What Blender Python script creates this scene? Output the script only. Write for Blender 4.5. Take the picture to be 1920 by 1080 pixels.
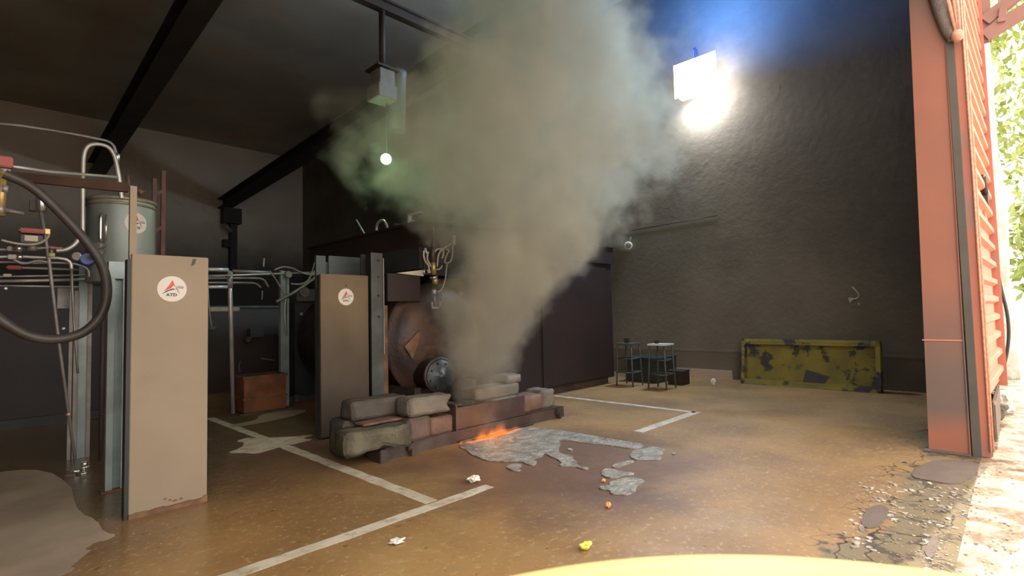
import bpy, bmesh, math, random
from mathutils import Vector, Matrix, noise as mnoise
for o in list(bpy.data.objects): bpy.data.objects.remove(o)
sc = bpy.context.scene
COL = sc.collection
R = math.radians
CH = 1.35                      # camera height

# ------------------------------------------------------------------ camera
FPX = 980.85
AX = Vector((0.694816, -0.020522, 0.718895)); AY = Vector((-0.718824, -0.051597, 0.693275)); AZ = Vector((-0.022865, 0.998457, 0.050602))
cam_d = bpy.data.cameras.new('camera'); cam = bpy.data.objects.new('camera', cam_d); COL.objects.link(cam)
right = Vector((AX[0], AY[0], AZ[0])).normalized(); up = Vector((AX[1], AY[1], AZ[1])).normalized(); fwd = Vector((AX[2], AY[2], AZ[2])).normalized()
M = Matrix((right, up, -fwd)).transposed().to_4x4(); M.translation = Vector((0, 0, CH)); cam.matrix_world = M
cam_d.sensor_width = 36; cam_d.lens = 36*FPX/1920; cam_d.clip_start = 0.02; cam_d.clip_end = 200
cam_d.dof.use_dof = True; cam_d.dof.focus_distance = 6.0; cam_d.dof.aperture_fstop = 7.0
sc.camera = cam
sc.view_settings.view_transform = 'Standard'; sc.view_settings.look = 'None'; sc.view_settings.gamma = 1; sc.view_settings.use_curve_mapping = False
sc.view_settings.exposure = 0.0
# ------------------------------------------------------------------ daylight
w = bpy.data.worlds.new('world'); sc.world = w; w.use_nodes = True
bg = w.node_tree.nodes['Background']; bg.inputs[0].default_value = (1.0, 0.94, 0.86, 1); bg.inputs[1].default_value = 4.0
def light(name, kind, loc, energy, color, direction=None, size=None, **k):
    d = bpy.data.lights.new(name, kind); o = bpy.data.objects.new(name, d); COL.objects.link(o)
    o.location = loc; d.energy = energy; d.color = color
    if direction is not None: o.rotation_euler = Vector(direction).to_track_quat('-Z', 'Y').to_euler()
    if size is not None:
        if kind == 'AREA': d.size = size
        else: d.shadow_soft_size = size
    for a, b in k.items(): setattr(d, a, b)
    return o
sun = light('sun', 'SUN', (0, 0, 20), 4.5, (1.0, 0.93, 0.8), direction=(-0.50, 0.05, -0.85)); sun.data.angle = R(0.6)

# ------------------------------------------------------------------ pixel -> point on a real plane
def ray(px, py):
    v = Vector((px-960, 540-py, FPX)); return Vector((AX.dot(v), AY.dot(v), AZ.dot(v)))
O = Vector((0, 0, CH))
def PF(px, py, z=0.0): v = ray(px, py); return O+v*((z-CH)/v.z)
def PX(px, py, X): v = ray(px, py); return O+v*(X/v.x)
def PY(px, py, Y): v = ray(px, py); return O+v*(Y/v.y)

# ------------------------------------------------------------------ materials
MATS = {}
def mat(name, c1, c2=None, rough=0.6, metal=0.0, scale=3.0, bump=0.0, bscale=None, c3=None, s3=None, rough2=None, t3=(0.55, 0.7), stretch=None, emit=None, lo=0.35, hi=0.65):
    if name in MATS: return MATS[name]
    m = bpy.data.materials.new(name); m.use_nodes = True; nt = m.node_tree; N = nt.nodes; L = nt.links
    b = N['Principled BSDF']; b.inputs['Roughness'].default_value = rough; b.inputs['Metallic'].default_value = metal
    if emit:
        b.inputs['Emission Color'].default_value = (*emit[0], 1); b.inputs['Emission Strength'].default_value = emit[1]
    if c2 is None: c2 = tuple(v*0.82 for v in c1)
    tc = N.new('ShaderNodeTexCoord'); src = tc.outputs['Object']
    geo = N.new('ShaderNodeNewGeometry'); src = geo.outputs['Position']
    if stretch:
        mp = N.new('ShaderNodeVectorMath'); mp.operation = 'MULTIPLY'; mp.inputs[1].default_value = stretch; L.new(src, mp.inputs[0]); src = mp.outputs[0]
    n = N.new('ShaderNodeTexNoise'); n.inputs['Scale'].default_value = scale; n.inputs['Detail'].default_value = 7; L.new(src, n.inputs['Vector'])
    r = N.new('ShaderNodeMapRange'); r.interpolation_type = 'SMOOTHSTEP'; r.inputs[1].default_value = lo; r.inputs[2].default_value = hi; L.new(n.outputs['Fac'], r.inputs[0])
    mx = N.new('ShaderNodeMix'); mx.data_type = 'RGBA'; mx.inputs[6].default_value = (*c1, 1); mx.inputs[7].default_value = (*c2, 1); L.new(r.outputs[0], mx.inputs[0])
    out = mx.outputs[2]
    if c3:
        n3 = N.new('ShaderNodeTexNoise'); n3.inputs['Scale'].default_value = s3 or scale*2.7; n3.inputs['Detail'].default_value = 8; n3.inputs['Roughness'].default_value = 0.65; L.new(src, n3.inputs['Vector'])
        r3 = N.new('ShaderNodeMapRange'); r3.inputs[1].default_value = t3[0]; r3.inputs[2].default_value = t3[1]; L.new(n3.outputs['Fac'], r3.inputs[0])
        m3 = N.new('ShaderNodeMix'); m3.data_type = 'RGBA'; m3.inputs[7].default_value = (*c3, 1); L.new(r3.outputs[0], m3.inputs[0]); L.new(out, m3.inputs[6]); out = m3.outputs[2]
    L.new(out, b.inputs['Base Color'])
    if rough2 is not None:
        rr = N.new('ShaderNodeMapRange'); rr.inputs[3].default_value = rough; rr.inputs[4].default_value = rough2; L.new(r.outputs[0], rr.inputs[0]); L.new(rr.outputs[0], b.inputs['Roughness'])
    if bump:
        nb = N.new('ShaderNodeTexNoise'); nb.inputs['Scale'].default_value = bscale or scale*8; nb.inputs['Detail'].default_value = 6; L.new(src, nb.inputs['Vector'])
        bp = N.new('ShaderNodeBump'); bp.inputs['Strength'].default_value = bump; bp.inputs['Distance'].default_value = 0.02; L.new(nb.outputs['Fac'], bp.inputs['Height']); L.new(bp.outputs[0], b.inputs['Normal'])
    MATS[name] = m; return m

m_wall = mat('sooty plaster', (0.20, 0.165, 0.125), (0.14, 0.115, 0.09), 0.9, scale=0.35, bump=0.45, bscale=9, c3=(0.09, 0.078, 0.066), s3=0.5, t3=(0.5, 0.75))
m_wallL = mat('dusty plaster', (0.46, 0.35, 0.27), (0.38, 0.29, 0.22), 0.9, scale=0.3, bump=0.15, c3=(0.27, 0.21, 0.16), s3=0.4, t3=(0.55, 0.8))
m_ceil = mat('sooty ceiling', (0.55, 0.46, 0.375), (0.40, 0.33, 0.27), 0.9, scale=0.35, bump=0.1, c3=(0.50, 0.36, 0.24), s3=0.5)
m_beam = mat('blackened steel', (0.045, 0.030, 0.024), (0.06, 0.036, 0.028), 0.7, scale=2, bump=0.1)
m_hood = mat('dark maroon steel', (0.026, 0.012, 0.010), (0.016, 0.009, 0.008), 0.6, scale=1.5, bump=0.1)
m_rust = mat('rusty scorched steel', (0.11, 0.055, 0.035), (0.045, 0.03, 0.028), 0.5, 0.3, scale=2.2, bump=0.3, c3=(0.20, 0.10, 0.05), s3=2.0, t3=(0.58, 0.75))
m_grey = mat('grey steel', (0.10, 0.105, 0.10), (0.06, 0.06, 0.055), 0.55, 0.3, scale=3, bump=0.1)
m_dgrey = mat('dark grey sheet', (0.03, 0.033, 0.032), (0.02, 0.021, 0.02), 0.6, scale=2)
m_galv = mat('galvanised steel', (0.33, 0.38, 0.37), (0.25, 0.29, 0.28), 0.45, 0.3, scale=4, bump=0.05)
m_zinc = mat('weathered zinc', (0.30, 0.33, 0.31), (0.22, 0.24, 0.22), 0.5, 0.3, scale=3, stretch=(1, 1, .3), bump=0.05, c3=(0.30, 0.24, 0.13), s3=4, t3=(.6, .75))
m_pipe = mat('pale steel pipe', (0.55, 0.50, 0.47), (0.42, 0.38, 0.35), 0.35, 0.4, scale=5)
m_pipe2 = mat('dull pipe', (0.28, 0.25, 0.23), (0.2, 0.18, 0.165), 0.45, 0.3, scale=5)
m_chrome = mat('chrome', (0.75, 0.73, 0.7), (0.6, 0.58, 0.55), 0.2, 0.9)
m_brass = mat('brass', (0.62, 0.42, 0.18), (0.45, 0.30, 0.12), 0.35, 0.6, scale=20)
m_tan = mat('tan painted board', (0.285, 0.215, 0.148), (0.26, 0.197, 0.135), 0.75, scale=2, bump=0.05, c3=(0.235, 0.175, 0.122), s3=4, t3=(.6, .8))
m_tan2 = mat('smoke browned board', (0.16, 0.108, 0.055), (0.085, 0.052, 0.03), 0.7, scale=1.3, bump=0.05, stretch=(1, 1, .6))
m_rustedge = mat('rust brown edge', (0.22, 0.11, 0.05), (0.12, 0.06, 0.035), 0.8, scale=8)
m_white = mat('white sticker', (0.62, 0.55, 0.49), (0.58, 0.52, 0.46), 0.5)
m_red = mat('red print', (0.60, 0.07, 0.03), (0.55, 0.06, 0.03), 0.5)
m_black = mat('black print', (0.02, 0.02, 0.02), (0.025, 0.022, 0.02), 0.5)
m_greyp = mat('grey print', (0.22, 0.21, 0.22), (0.25, 0.23, 0.24), 0.5)
m_rubber = mat('dark rubber', (0.065, 0.05, 0.043), (0.045, 0.035, 0.03), 0.5, scale=6, bump=0.1)
m_redp = mat('red enamel', (0.42, 0.06, 0.03), (0.32, 0.045, 0.025), 0.45)
m_cream = mat('cream label', (0.6, 0.52, 0.38), (0.55, 0.48, 0.35), 0.6)
m_blue = mat('blue enamel', (0.02, 0.05, 0.22), (0.015, 0.035, 0.15), 0.4)
m_yg = mat('yellow green tag', (0.35, 0.36, 0.05), (0.3, 0.3, 0.05), 0.5)
m_bracket = mat('brown angle iron', (0.14, 0.075, 0.05), (0.10, 0.055, 0.04), 0.6)
m_ladder = mat('rusty red bar', (0.17, 0.06, 0.04), (0.11, 0.04, 0.03), 0.7, scale=5)
m_conc = mat('concrete block', (0.19, 0.158, 0.12), (0.12, 0.10, 0.08), 0.85, scale=4, bump=0.5, c3=(0.13, 0.11, 0.095), s3=9)
m_concg = mat('mossy concrete', (0.14, 0.122, 0.075), (0.075, 0.062, 0.042), 0.85, scale=4, bump=0.7, c3=(0.08, 0.07, 0.05), s3=8)
m_brick = mat('fired brick', (0.19, 0.10, 0.068), (0.11, 0.06, 0.045), 0.8, scale=5, bump=0.3)
m_base = mat('sooty base steel', (0.10, 0.068, 0.055), (0.06, 0.04, 0.035), 0.5, 0.3, scale=4, bump=0.2)
m_crate = mat('rust orange sheet', (0.28, 0.09, 0.03), (0.16, 0.055, 0.025), 0.7, scale=4, bump=0.1)
m_yel = mat('chipped yellow paint', (0.30, 0.24, 0.035), (0.20, 0.17, 0.045), 0.7, scale=2.2, bump=0.25, c3=(0.055, 0.048, 0.05), s3=2.6, t3=(.53, .58))
m_foam = mat('grey foam residue', (0.31, 0.28, 0.23), (0.19, 0.165, 0.13), 0.55, scale=6, bump=1.0, bscale=26, c3=(0.44, 0.41, 0.35), s3=9, t3=(.5,.68))
m_tape = mat('worn white floor tape', (0.62, 0.55, 0.44), (0.50, 0.42, 0.31), 0.6, scale=6, c3=(0.33, 0.24, 0.15), s3=10, t3=(.52, .68))
m_film = mat('dry film and puddle sheen', (0.46, 0.355, 0.26), (0.33, 0.25, 0.185), 0.45, scale=1.5, bump=0.1)
m_paper = mat('crumpled white paper', (0.85, 0.82, 0.72), (0.7, 0.66, 0.55), 0.7, scale=10)
m_ylw = mat('crumpled yellow paper', (0.85, 0.78, 0.12), (0.65, 0.60, 0.12), 0.6, scale=12)
m_org = mat('orange scrap', (0.85, 0.38, 0.12), (0.75, 0.35, 0.15), 0.6)
m_redox = mat('red oxide paint', (0.44, 0.14, 0.085), (0.36, 0.12, 0.08), 0.6, scale=1.2, bump=0.05, c3=(0.22, 0.15, 0.13), s3=0.9, t3=(.5, .66))
m_darkrail = mat('dark grey rail', (0.10, 0.085, 0.07), (0.08, 0.07, 0.06), 0.6)
m_redox2 = mat('salmon sheet metal', (0.62, 0.25, 0.15), (0.55, 0.21, 0.13), 0.6, scale=2, bump=0.05)
m_bark = mat('pale rough render', (0.62, 0.58, 0.52), (0.42, 0.39, 0.34), 0.9, scale=5, bump=1.0, bscale=14)
m_leaf = mat('bright leaves', (0.22, 0.30, 0.05), (0.38, 0.42, 0.12), 0.6, scale=3)
m_drum = mat('pale yellow plastic', (0.72, 0.50, 0.20), (0.62, 0.42, 0.18), 0.5, scale=3)
m_mud_shade = mat('brown dried mud', (0.17, 0.115, 0.08), (0.14, 0.095, 0.07), 0.6, scale=6, bump=0.3)
m_chip = mat('pale chips', (0.55, 0.48, 0.40), (0.2, 0.15, 0.11), 0.6, scale=9)
m_cwhite = mat('white plastic', (0.7, 0.68, 0.64), rough=0.4)
m_cable = mat('beige cable', (0.42, 0.35, 0.26), (0.35, 0.29, 0.21), 0.6)
m_rope = mat('salmon rope', (0.75, 0.38, 0.26), (0.6, 0.28, 0.2), 0.8, scale=30)

def z_mix(m, col, stops):      # second colour between heights; stops: (z, amount)
    nt = m.node_tree; N = nt.nodes; b = N['Principled BSDF']; old = b.inputs['Base Color'].links[0].from_socket
    g = N.new('ShaderNodeNewGeometry'); sp = N.new('ShaderNodeSeparateXYZ'); nt.links.new(g.outputs['Position'], sp.inputs[0])
    n = N.new('ShaderNodeTexNoise'); n.inputs['Scale'].default_value = 1.3; n.inputs['Detail'].default_value = 4; nt.links.new(g.outputs['Position'], n.inputs['Vector'])
    H_ = stops[-1][0]; w_ = stops[-1][2] if len(stops[-1]) > 2 else .1
    a = N.new('ShaderNodeMath'); a.operation = 'MULTIPLY_ADD'; a.inputs[1].default_value = w_; nt.links.new(n.outputs['Fac'], a.inputs[0]); nt.links.new(sp.outputs['Z'], a.inputs[2])
    d = N.new('ShaderNodeMath'); d.operation = 'DIVIDE'; d.inputs[1].default_value = H_; nt.links.new(a.outputs[0], d.inputs[0])
    r = N.new('ShaderNodeValToRGB'); r.color_ramp.elements[0].position = stops[0][0]/H_; r.color_ramp.elements[0].color = (stops[0][1],)*3+(1,); r.color_ramp.elements[1].position = 1; r.color_ramp.elements[1].color = (stops[-1][1],)*3+(1,)
    for st in stops[1:-1]: e = r.color_ramp.elements.new(st[0]/H_); e.color = (st[1],)*3+(1,)
    nt.links.new(d.outputs[0], r.inputs[0])
    x = N.new('ShaderNodeMix'); x.data_type = 'RGBA'; nt.links.new(r.outputs[0], x.inputs[0]); nt.links.new(old, x.inputs[6]); x.inputs[7].default_value = (*col, 1); nt.links.new(x.outputs[2], b.inputs['Base Color'])
m_wallL2 = mat('dusty plaster darker below', (0.72, 0.56, 0.42), (0.62, 0.48, 0.36), 0.9, scale=0.3, bump=0.15, c3=(0.36, 0.27, 0.2), s3=0.4, t3=(0.55, 0.8))
z_mix(m_wallL2, (0.09, 0.068, 0.055), ((0, 1), (3.6, 1), (5.8, .0), (8, 0, .8)))  # wall colour darker towards the floor, fading out with height
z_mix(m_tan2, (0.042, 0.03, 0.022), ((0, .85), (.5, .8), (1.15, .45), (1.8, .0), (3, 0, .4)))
m_coldoor = mat('red oxide column paint', (0.35, 0.125, 0.078), (0.31, 0.115, 0.074), 0.6, scale=1.2, bump=0.05)
z_mix(m_coldoor, (0.13, 0.10, 0.088), ((0, 0), (.22, .0), (.45, .9), (.8, .85), (1.2, .55), (1.7, .1), (3.6, 0), (4.4, .75, .12)))  # greyer low down and again towards the top
# wet concrete floor
def floor_mat():
    m = bpy.data.materials.new('wet stained concrete'); m.use_nodes = True; nt = m.node_tree; N = nt.nodes; L = nt.links; b = N['Principled BSDF']
    g = N.new('ShaderNodeNewGeometry')
    def noise(s, d=7, rg=0.55):
        n = N.new('ShaderNodeTexNoise'); n.inputs['Scale'].default_value = s; n.inputs['Detail'].default_value = d; n.inputs['Roughness'].default_value = rg; L.new(g.outputs['Position'], n.inputs['Vector']); return n.outputs['Fac']
    def mr(src, a, c, x=0., y=1.):
        r = N.new('ShaderNodeMapRange'); r.interpolation_type = 'SMOOTHSTEP'; r.inputs[1].default_value = a; r.inputs[2].default_value = c; r.inputs[3].default_value = x; r.inputs[4].default_value = y; L.new(src, r.inputs[0]); return r.outputs[0]
    def mix(f, A, B):
        x = N.new('ShaderNodeMix'); x.data_type = 'RGBA'; L.new(f, x.inputs[0])
        for i, v in ((6, A), (7, B)):
            if isinstance(v, tuple): x.inputs[i].default_value = (*v, 1)
            else: L.new(v, x.inputs[i])
        return x.outputs[2]
    def math_(op, a, c):
        x = N.new('ShaderNodeMath'); x.operation = op
        for i, v in ((0, a), (1, c)):
            if isinstance(v, (int, float)): x.inputs[i].default_value = v
            else: L.new(v, x.inputs[i])
        return x.outputs[0]
    c = mix(mr(noise(0.7), .35, .65), (0.37, 0.205, 0.078), (0.235, 0.13, 0.056))
    c = mix(mr(noise(2.5, 9, .65), .5, .72), c, (0.32, 0.20, 0.085))
    c = mix(mr(noise(22, 6, .7), .54, .66), c, (0.44, 0.29, 0.13))
    c = mix(mr(noise(13, 6, .7), .60, .72), c, (0.10, 0.055, 0.028))
    # reddish wet stain around the foam
    d = N.new('ShaderNodeVectorMath'); d.operation = 'DISTANCE'; L.new(g.outputs['Position'], d.inputs[0]); d.inputs[1].default_value = (3.7, 3.1, 0)
    dn = math_('ADD', d.outputs['Value'], math_('MULTIPLY', noise(1.6), 1.6))
    st = mr(dn, 1.5, 2.5, 1., 0.)
    c = mix(math_('MULTIPLY', st, 0.8), c, (0.125, 0.062, 0.045))
    # dark wet area further in
    d2 = N.new('ShaderNodeVectorMath'); d2.operation = 'DISTANCE'; L.new(g.outputs['Position'], d2.inputs[0]); d2.inputs[1].default_value = (1.2, 7.0, 0)
    st2 = mr(math_('ADD', d2.outputs['Value'], math_('MULTIPLY', noise(0.9), 1.5)), 2.2, 4.4, 1., 0.)
    c = mix(math_('MULTIPLY', st2, 0.75), c, (0.075, 0.052, 0.038))
    spz = N.new('ShaderNodeSeparateXYZ'); L.new(g.outputs['Position'], spz.inputs[0])
    zone = mr(math_('ADD', spz.outputs['Y'], math_('MULTIPLY', noise(2.2, 6), 1.1)), 1.28, 1.36, 1., 0.)
    c = mix(math_('MULTIPLY', zone, .85), c, (0.20, 0.155, 0.085))
    c = mix(math_('MULTIPLY', zone, mr(noise(5, 8, .7), .52, .58)), c, (0.10, 0.07, 0.045))
    # cracks near the threshold
    v = N.new('ShaderNodeTexVoronoi'); v.feature = 'DISTANCE_TO_EDGE'; v.inputs['Scale'].default_value = 2.6
    wv = N.new('ShaderNodeVectorMath'); wv.operation = 'ADD'; nn = N.new('ShaderNodeTexNoise'); nn.inputs['Scale'].default_value = 4; L.new(g.outputs['Position'], nn.inputs['Vector'])
    sc_ = N.new('ShaderNodeVectorMath'); sc_.operation = 'SCALE'; sc_.inputs['Scale'].default_value = .35; L.new(nn.outputs['Color'], sc_.inputs[0]); L.new(g.outputs['Position'], wv.inputs[0]); L.new(sc_.outputs[0], wv.inputs[1]); L.new(wv.outputs[0], v.inputs['Vector'])
    sp = N.new('ShaderNodeSeparateXYZ'); L.new(g.outputs['Position'], sp.inputs[0])
    near = mr(sp.outputs['Y'], .75, 1.05, 1., 0.)
    cr = math_('MULTIPLY', mr(v.outputs['Distance'], .0, .02, 1., 0.), near)
    c = mix(cr, c, (0.03, 0.02, 0.015))
    L.new(c, b.inputs['Base Color'])
    wet = math_('ADD', mr(noise(1.1, 5), .35, .6, .10, .24), mr(sp.outputs['X'], 1.3, 3.0, 0., .32))
    L.new(wet, b.inputs['Roughness'])
    b.inputs['Specular IOR Level'].default_value = 0.4
    bp = N.new('ShaderNodeBump'); bp.inputs['Strength'].default_value = .5; bp.inputs['Distance'].default_value = .012; L.new(math_('ADD', noise(7, 8), math_('MULTIPLY', noise(60, 3), .12)), bp.inputs['Height']); L.new(bp.outputs[0], b.inputs['Normal'])
    return m
m_floor = floor_mat()
m_ground = mat('bright yard concrete', (0.55, 0.46, 0.35), (0.24, 0.155, 0.09), 0.25, scale=4, bump=0.9, bscale=16, rough2=0.5, c3=(0.75, 0.70, 0.62), s3=9, lo=.42, hi=.58)

# ------------------------------------------------------------------ mesh helpers
class MB:
    def __init__(s): s.b = bmesh.new()
    def box(s, a, c, rot=None, piv=None, bev=0.0):
        t = bmesh.new(); bmesh.ops.create_cube(t, size=1.0)
        a = Vector(a); c = Vector(c); ctr = (a+c)/2; d = c-a
        for v in t.verts: v.co = Vector((v.co.x*d.x, v.co.y*d.y, v.co.z*d.z))
        if bev: bmesh.ops.bevel(t, geom=list(t.edges), offset=bev, segments=2, affect='EDGES')
        for v in t.verts: v.co += ctr
        s._merge(t, rot, piv); return s
    def _merge(s, t, rot=None, piv=None):
        if rot is not None:
            p = Vector(piv) if piv is not None else Vector((0, 0, 0))
            for v in t.verts: v.co = p+rot@(v.co-p)
        me = bpy.data.meshes.new('t'); t.to_mesh(me); s.b.from_mesh(me); t.free(); bpy.data.meshes.remove(me)
    def tube(s, pts, r, n=10, caps=True):
        pts = [Vector(p) for p in pts]; rs = r if isinstance(r, (list, tuple)) else [r]*len(pts)
        T = []
        for i in range(len(pts)):
            a = pts[max(i-1, 0)]; c = pts[min(i+1, len(pts)-1)]; T.append((c-a).normalized())
        u = T[0].orthogonal().normalized(); rings = []
        for i, p in enumerate(pts):
            u = (u-T[i]*u.dot(T[i]))
            u = u.normalized() if u.length > 1e-6 else T[i].orthogonal().normalized()
            v = T[i].cross(u)
            rings.append([s.b.verts.new(p+(u*math.cos(2*math.pi*k/n)+v*math.sin(2*math.pi*k/n))*rs[i]) for k in range(n)])
        for i in range(len(rings)-1):
            for k in range(n):
                f = s.b.faces.new((rings[i][k], rings[i][(k+1) % n], rings[i+1][(k+1) % n], rings[i+1][k])); f.smooth = True
        if caps:
            s.b.faces.new(rings[0][::-1]); s.b.faces.new(rings[-1])
        return s
    def lathe(s, origin, axis, prof, n=32, cap=True):      # prof: (distance along axis, radius)
        axis = Vector(axis).normalized(); u = axis.orthogonal().normalized(); v = axis.cross(u); rings = []
        for h, r in prof:
            rings.append([s.b.verts.new(Vector(origin)+axis*h+(u*math.cos(2*math.pi*k/n)+v*math.sin(2*math.pi*k/n))*max(r, 1e-4)) for k in range(n)])
        for i in range(len(rings)-1):
            for k in range(n):
                f = s.b.faces.new((rings[i][k], rings[i][(k+1) % n], rings[i+1][(k+1) % n], rings[i+1][k])); f.smooth = True
        if cap: s.b.faces.new(rings[0][::-1]); s.b.faces.new(rings[-1])
        return s
    def prism(s, pts, ext):                                # planar polygon (3D points) extruded by vector
        ext = Vector(ext); A = [s.b.verts.new(Vector(p)) for p in pts]; B = [s.b.verts.new(Vector(p)+ext) for p in pts]; n = len(pts)
        s.b.faces.new(A[::-1]); s.b.faces.new(B)
        for i in range(n): s.b.faces.new((A[i], A[(i+1) % n], B[(i+1) % n], B[i]))
        return s
    def build(s, name, m, parent=None):
        s.b.normal_update(); bmesh.ops.triangulate(s.b, faces=[f for f in s.b.faces if len(f.verts) > 4], ngon_method='EAR_CLIP')
        bmesh.ops.recalc_face_normals(s.b, faces=s.b.faces)
        me = bpy.data.meshes.new(name)
        if parent is not None:
            loc = parent.matrix_world.translation.copy() if parent.parent is None else Vector(parent['_o'])
            for v in s.b.verts: v.co -= loc
        else:
            loc = Vector((0, 0, 0))
            vs = [v.co for v in s.b.verts]
            loc = Vector(((min(v.x for v in vs)+max(v.x for v in vs))/2, (min(v.y for v in vs)+max(v.y for v in vs))/2, min(v.z for v in vs)))
            for v in s.b.verts: v.co -= loc
        s.b.to_mesh(me); s.b.free(); me.materials.append(m)
        o = bpy.data.objects.new(name, me); COL.objects.link(o)
        if parent is not None: o.parent = parent
        else: o.location = loc; o.matrix_world.translation = loc
        o['_o'] = tuple(loc)
        return o
def tag(o, label=None, cat=None, group=None, kind=None):
    if label: o['label'] = label
    if cat: o['category'] = cat
    if group: o['group'] = group
    if kind: o['kind'] = kind
    return o
def thing(name, label, cat, loc, group=None):
    o = bpy.data.objects.new(name, None); COL.objects.link(o); o.location = loc; o.matrix_world.translation = Vector(loc); o.empty_display_size = .1
    o['_o'] = tuple(loc); return tag(o, label, cat, group)
def struct(o): o['kind'] = 'structure'; return o
def smooth_path(pts, it=2, closed=False):
    pts = [Vector(p) for p in pts]
    for _ in range(it):
        q = [] if closed else [pts[0]]
        rng = range(len(pts)) if closed else range(len(pts)-1)
        for i in rng:
            a = pts[i]; c = pts[(i+1) % len(pts)]; q += [a*.75+c*.25, a*.25+c*.75]
        if not closed: q.append(pts[-1])
        pts = q
    return pts
def boxes(name, m, parent, *bs, bev=0.0):
    mb = MB()
    for a, c in bs: mb.box(a, c, bev=bev)
    return mb.build(name, m, parent)

# ------------------------------------------------------------------ the hall
XR, YB, ZC, XL, YF = 10.26, 22.8, 8.5, -4.0, 0.3
OPX = 6.2; OPZ = 4.6
struct(MB().box((XL, YF, -.2), (XR, YB, 0)).build('floor', m_floor))
struct(MB().box((-14, -16, -.2), (30, YF, -.005)).build('ground', m_ground))
struct(MB().box((XR+.3, YF, -.2), (30, 26, -.006)).build('ground_side', m_ground))
struct(MB().box((XL-.3, YF, ZC), (XR+.3, YB+.3, ZC+.2)).build('ceiling', m_ceil))
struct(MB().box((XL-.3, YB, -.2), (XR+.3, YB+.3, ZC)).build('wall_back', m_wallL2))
struct(MB().box((XR, YF, -.2), (XR+.3, YB, ZC)).build('wall_right', m_wall))
struct(MB().box((XL-.3, YF, -.2), (XL, YB, ZC)).build('wall_left', m_wall))
MBf = MB(); MBf.box((OPX+.1, .36, 0), (XR, .62, OPZ)); MBf.box((XL, .36, OPZ), (XR, .62, ZC)); MBf.box((XL, .36, 0), (-1.6, .62, OPZ)); struct(MBf.build('wall_front', m_wall))
struct(MB().box((XR-.05, 4.02, 0), (XR, 5.6, .17)).build('trim_1', m_wallL))            # pale skirting strip
struct(MB().box((XR-.03, .7, .52), (XR, 9, .56)).build('trim_2', m_wall))

# door jamb: red oxide column with a dark rail
t = thing('door_1', None, None, (OPX+.1, .48, 0)); t['kind'] = 'structure'
g = MB(); g.prism([(OPX, .37, .02), (OPX, .66, .02), (OPX, .58, 5.6), (OPX, .345, 5.6)], (.12, 0, 0)); g.prism([(OPX-.012, .365, .02), (OPX-.012, .375, .02), (OPX-.012, .35, 5.6), (OPX-.012, .34, 5.6)], (.012, 0, 0)); g.build('column', m_coldoor, t)
boxes('weld_seam', m_redox2, t, ((OPX-.006, .37, 1.02), (OPX, .66, 1.03)))
boxes('rail', m_darkrail, t, ((OPX-.02, .295, 0), (OPX+.1, .350, 5.6)))
boxes('foot', m_conc, t, ((OPX-.05, .36, 0), (OPX+.1, .70, .02)), bev=.008)
# folded corrugated door sheet seen edge-on, running outward along the wall
t = thing('door_2', None, None, (6.6, .27, 0)); t['kind'] = 'structure'
g = MB(); prof = []
zz = .45; top = 5.9
while zz < top:
    prof += [(0, zz), (0, zz+.10), (-.045, zz+.125), (-.045, zz+.175)]; zz += .20
xa, xb = OPX+.12, 8.35
va = [g.b.verts.new((xa, .262+y, z)) for y, z in prof]; vb = [g.b.verts.new((xb, .20+y, z)) for y, z in prof]
vc = [g.b.verts.new((xa, .30, z)) for y, z in prof]
for i in range(len(prof)-1):
    g.b.faces.new((va[i], vb[i], vb[i+1], va[i+1])); g.b.faces.new((va[i], va[i+1], vc[i+1], vc[i]))
g.build('corrugated_sheet', m_redox2, t)
boxes('guide_rail', m_redox, t, ((OPX+.05, .235, 0), (OPX+.10, .30, 5.9)), ((OPX+.13, .225, 0), (OPX+.16, .30, 5.9)))
boxes('end_stile', m_redox, t, ((8.35, .13, .4), (8.41, .22, 5.9)))
boxes('bottom_flap', m_mud_shade, t, ((OPX+.5, .2, .05), (8.3, .23, .42)), bev=.02)


# beams
def beam(name, a, c, wdt, h, label, m=m_beam, parent=None):
    a = Vector(a); c = Vector(c); d = (c-a).normalized(); u = Vector((0, 0, 1)).cross(d).normalized(); v = d.cross(u)
    mb = MB(); tf = .035
    for (w0, w1, h0, h1) in ((-wdt/2, wdt/2, 0, tf), (-wdt/2, wdt/2, h-tf, h), (-.012, .012, tf, h-tf)):
        mb.prism([a+u*x+v*y for x, y in ((w0, h0), (w1, h0), (w1, h1), (w0, h1))], c-a)
    return tag(mb.build(name, m), label, 'beam')
beam('roof_beam', (2.93, YB, 6.45), (2.86, .7, 7.85), .46, .5, 'wide black roof beam crossing the upper left of the ceiling')
beam('roof_beam', (7.0, YB, 5.85), (7.0, .7, 7.0), .45, .4, 'black roof beam ending above the wall column, right of the first')
beam('hoist_beam', (-1.5, 7.2, 6.25), (XR, 7.2, 6.42), .14, .2, 'thin dark cross beam carrying the hanging junction box')
t = thing('wall_column', 'dark stubby column under the right roof beam on the back wall', 'column', (7.3, YB-.15, 3.2))
boxes('shaft', m_beam, t, ((7.2, YB-.25, 3.3), (7.45, YB, 5.8)))
boxes('bracket', m_beam, t, ((6.9, YB-.45, 5.25), (7.55, YB, 5.86)), ((6.95, YB-.3, 4.3), (7.2, YB, 4.6)))
MB().tube([(6.9, YB-.35, 5.2), (7.2, YB-.35, 4.9)], .08).build('pipe_elbow', m_pipe2, t)
# ceiling cap
tag(MB().lathe((3.75, 10.4, ZC-.12), (0, 0, 1), [(0, .16), (.02, .2), (.12, .2)]).build('ceiling_cap', m_dgrey), 'small round dark cap on the ceiling at the top edge', 'ceiling cap')

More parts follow.
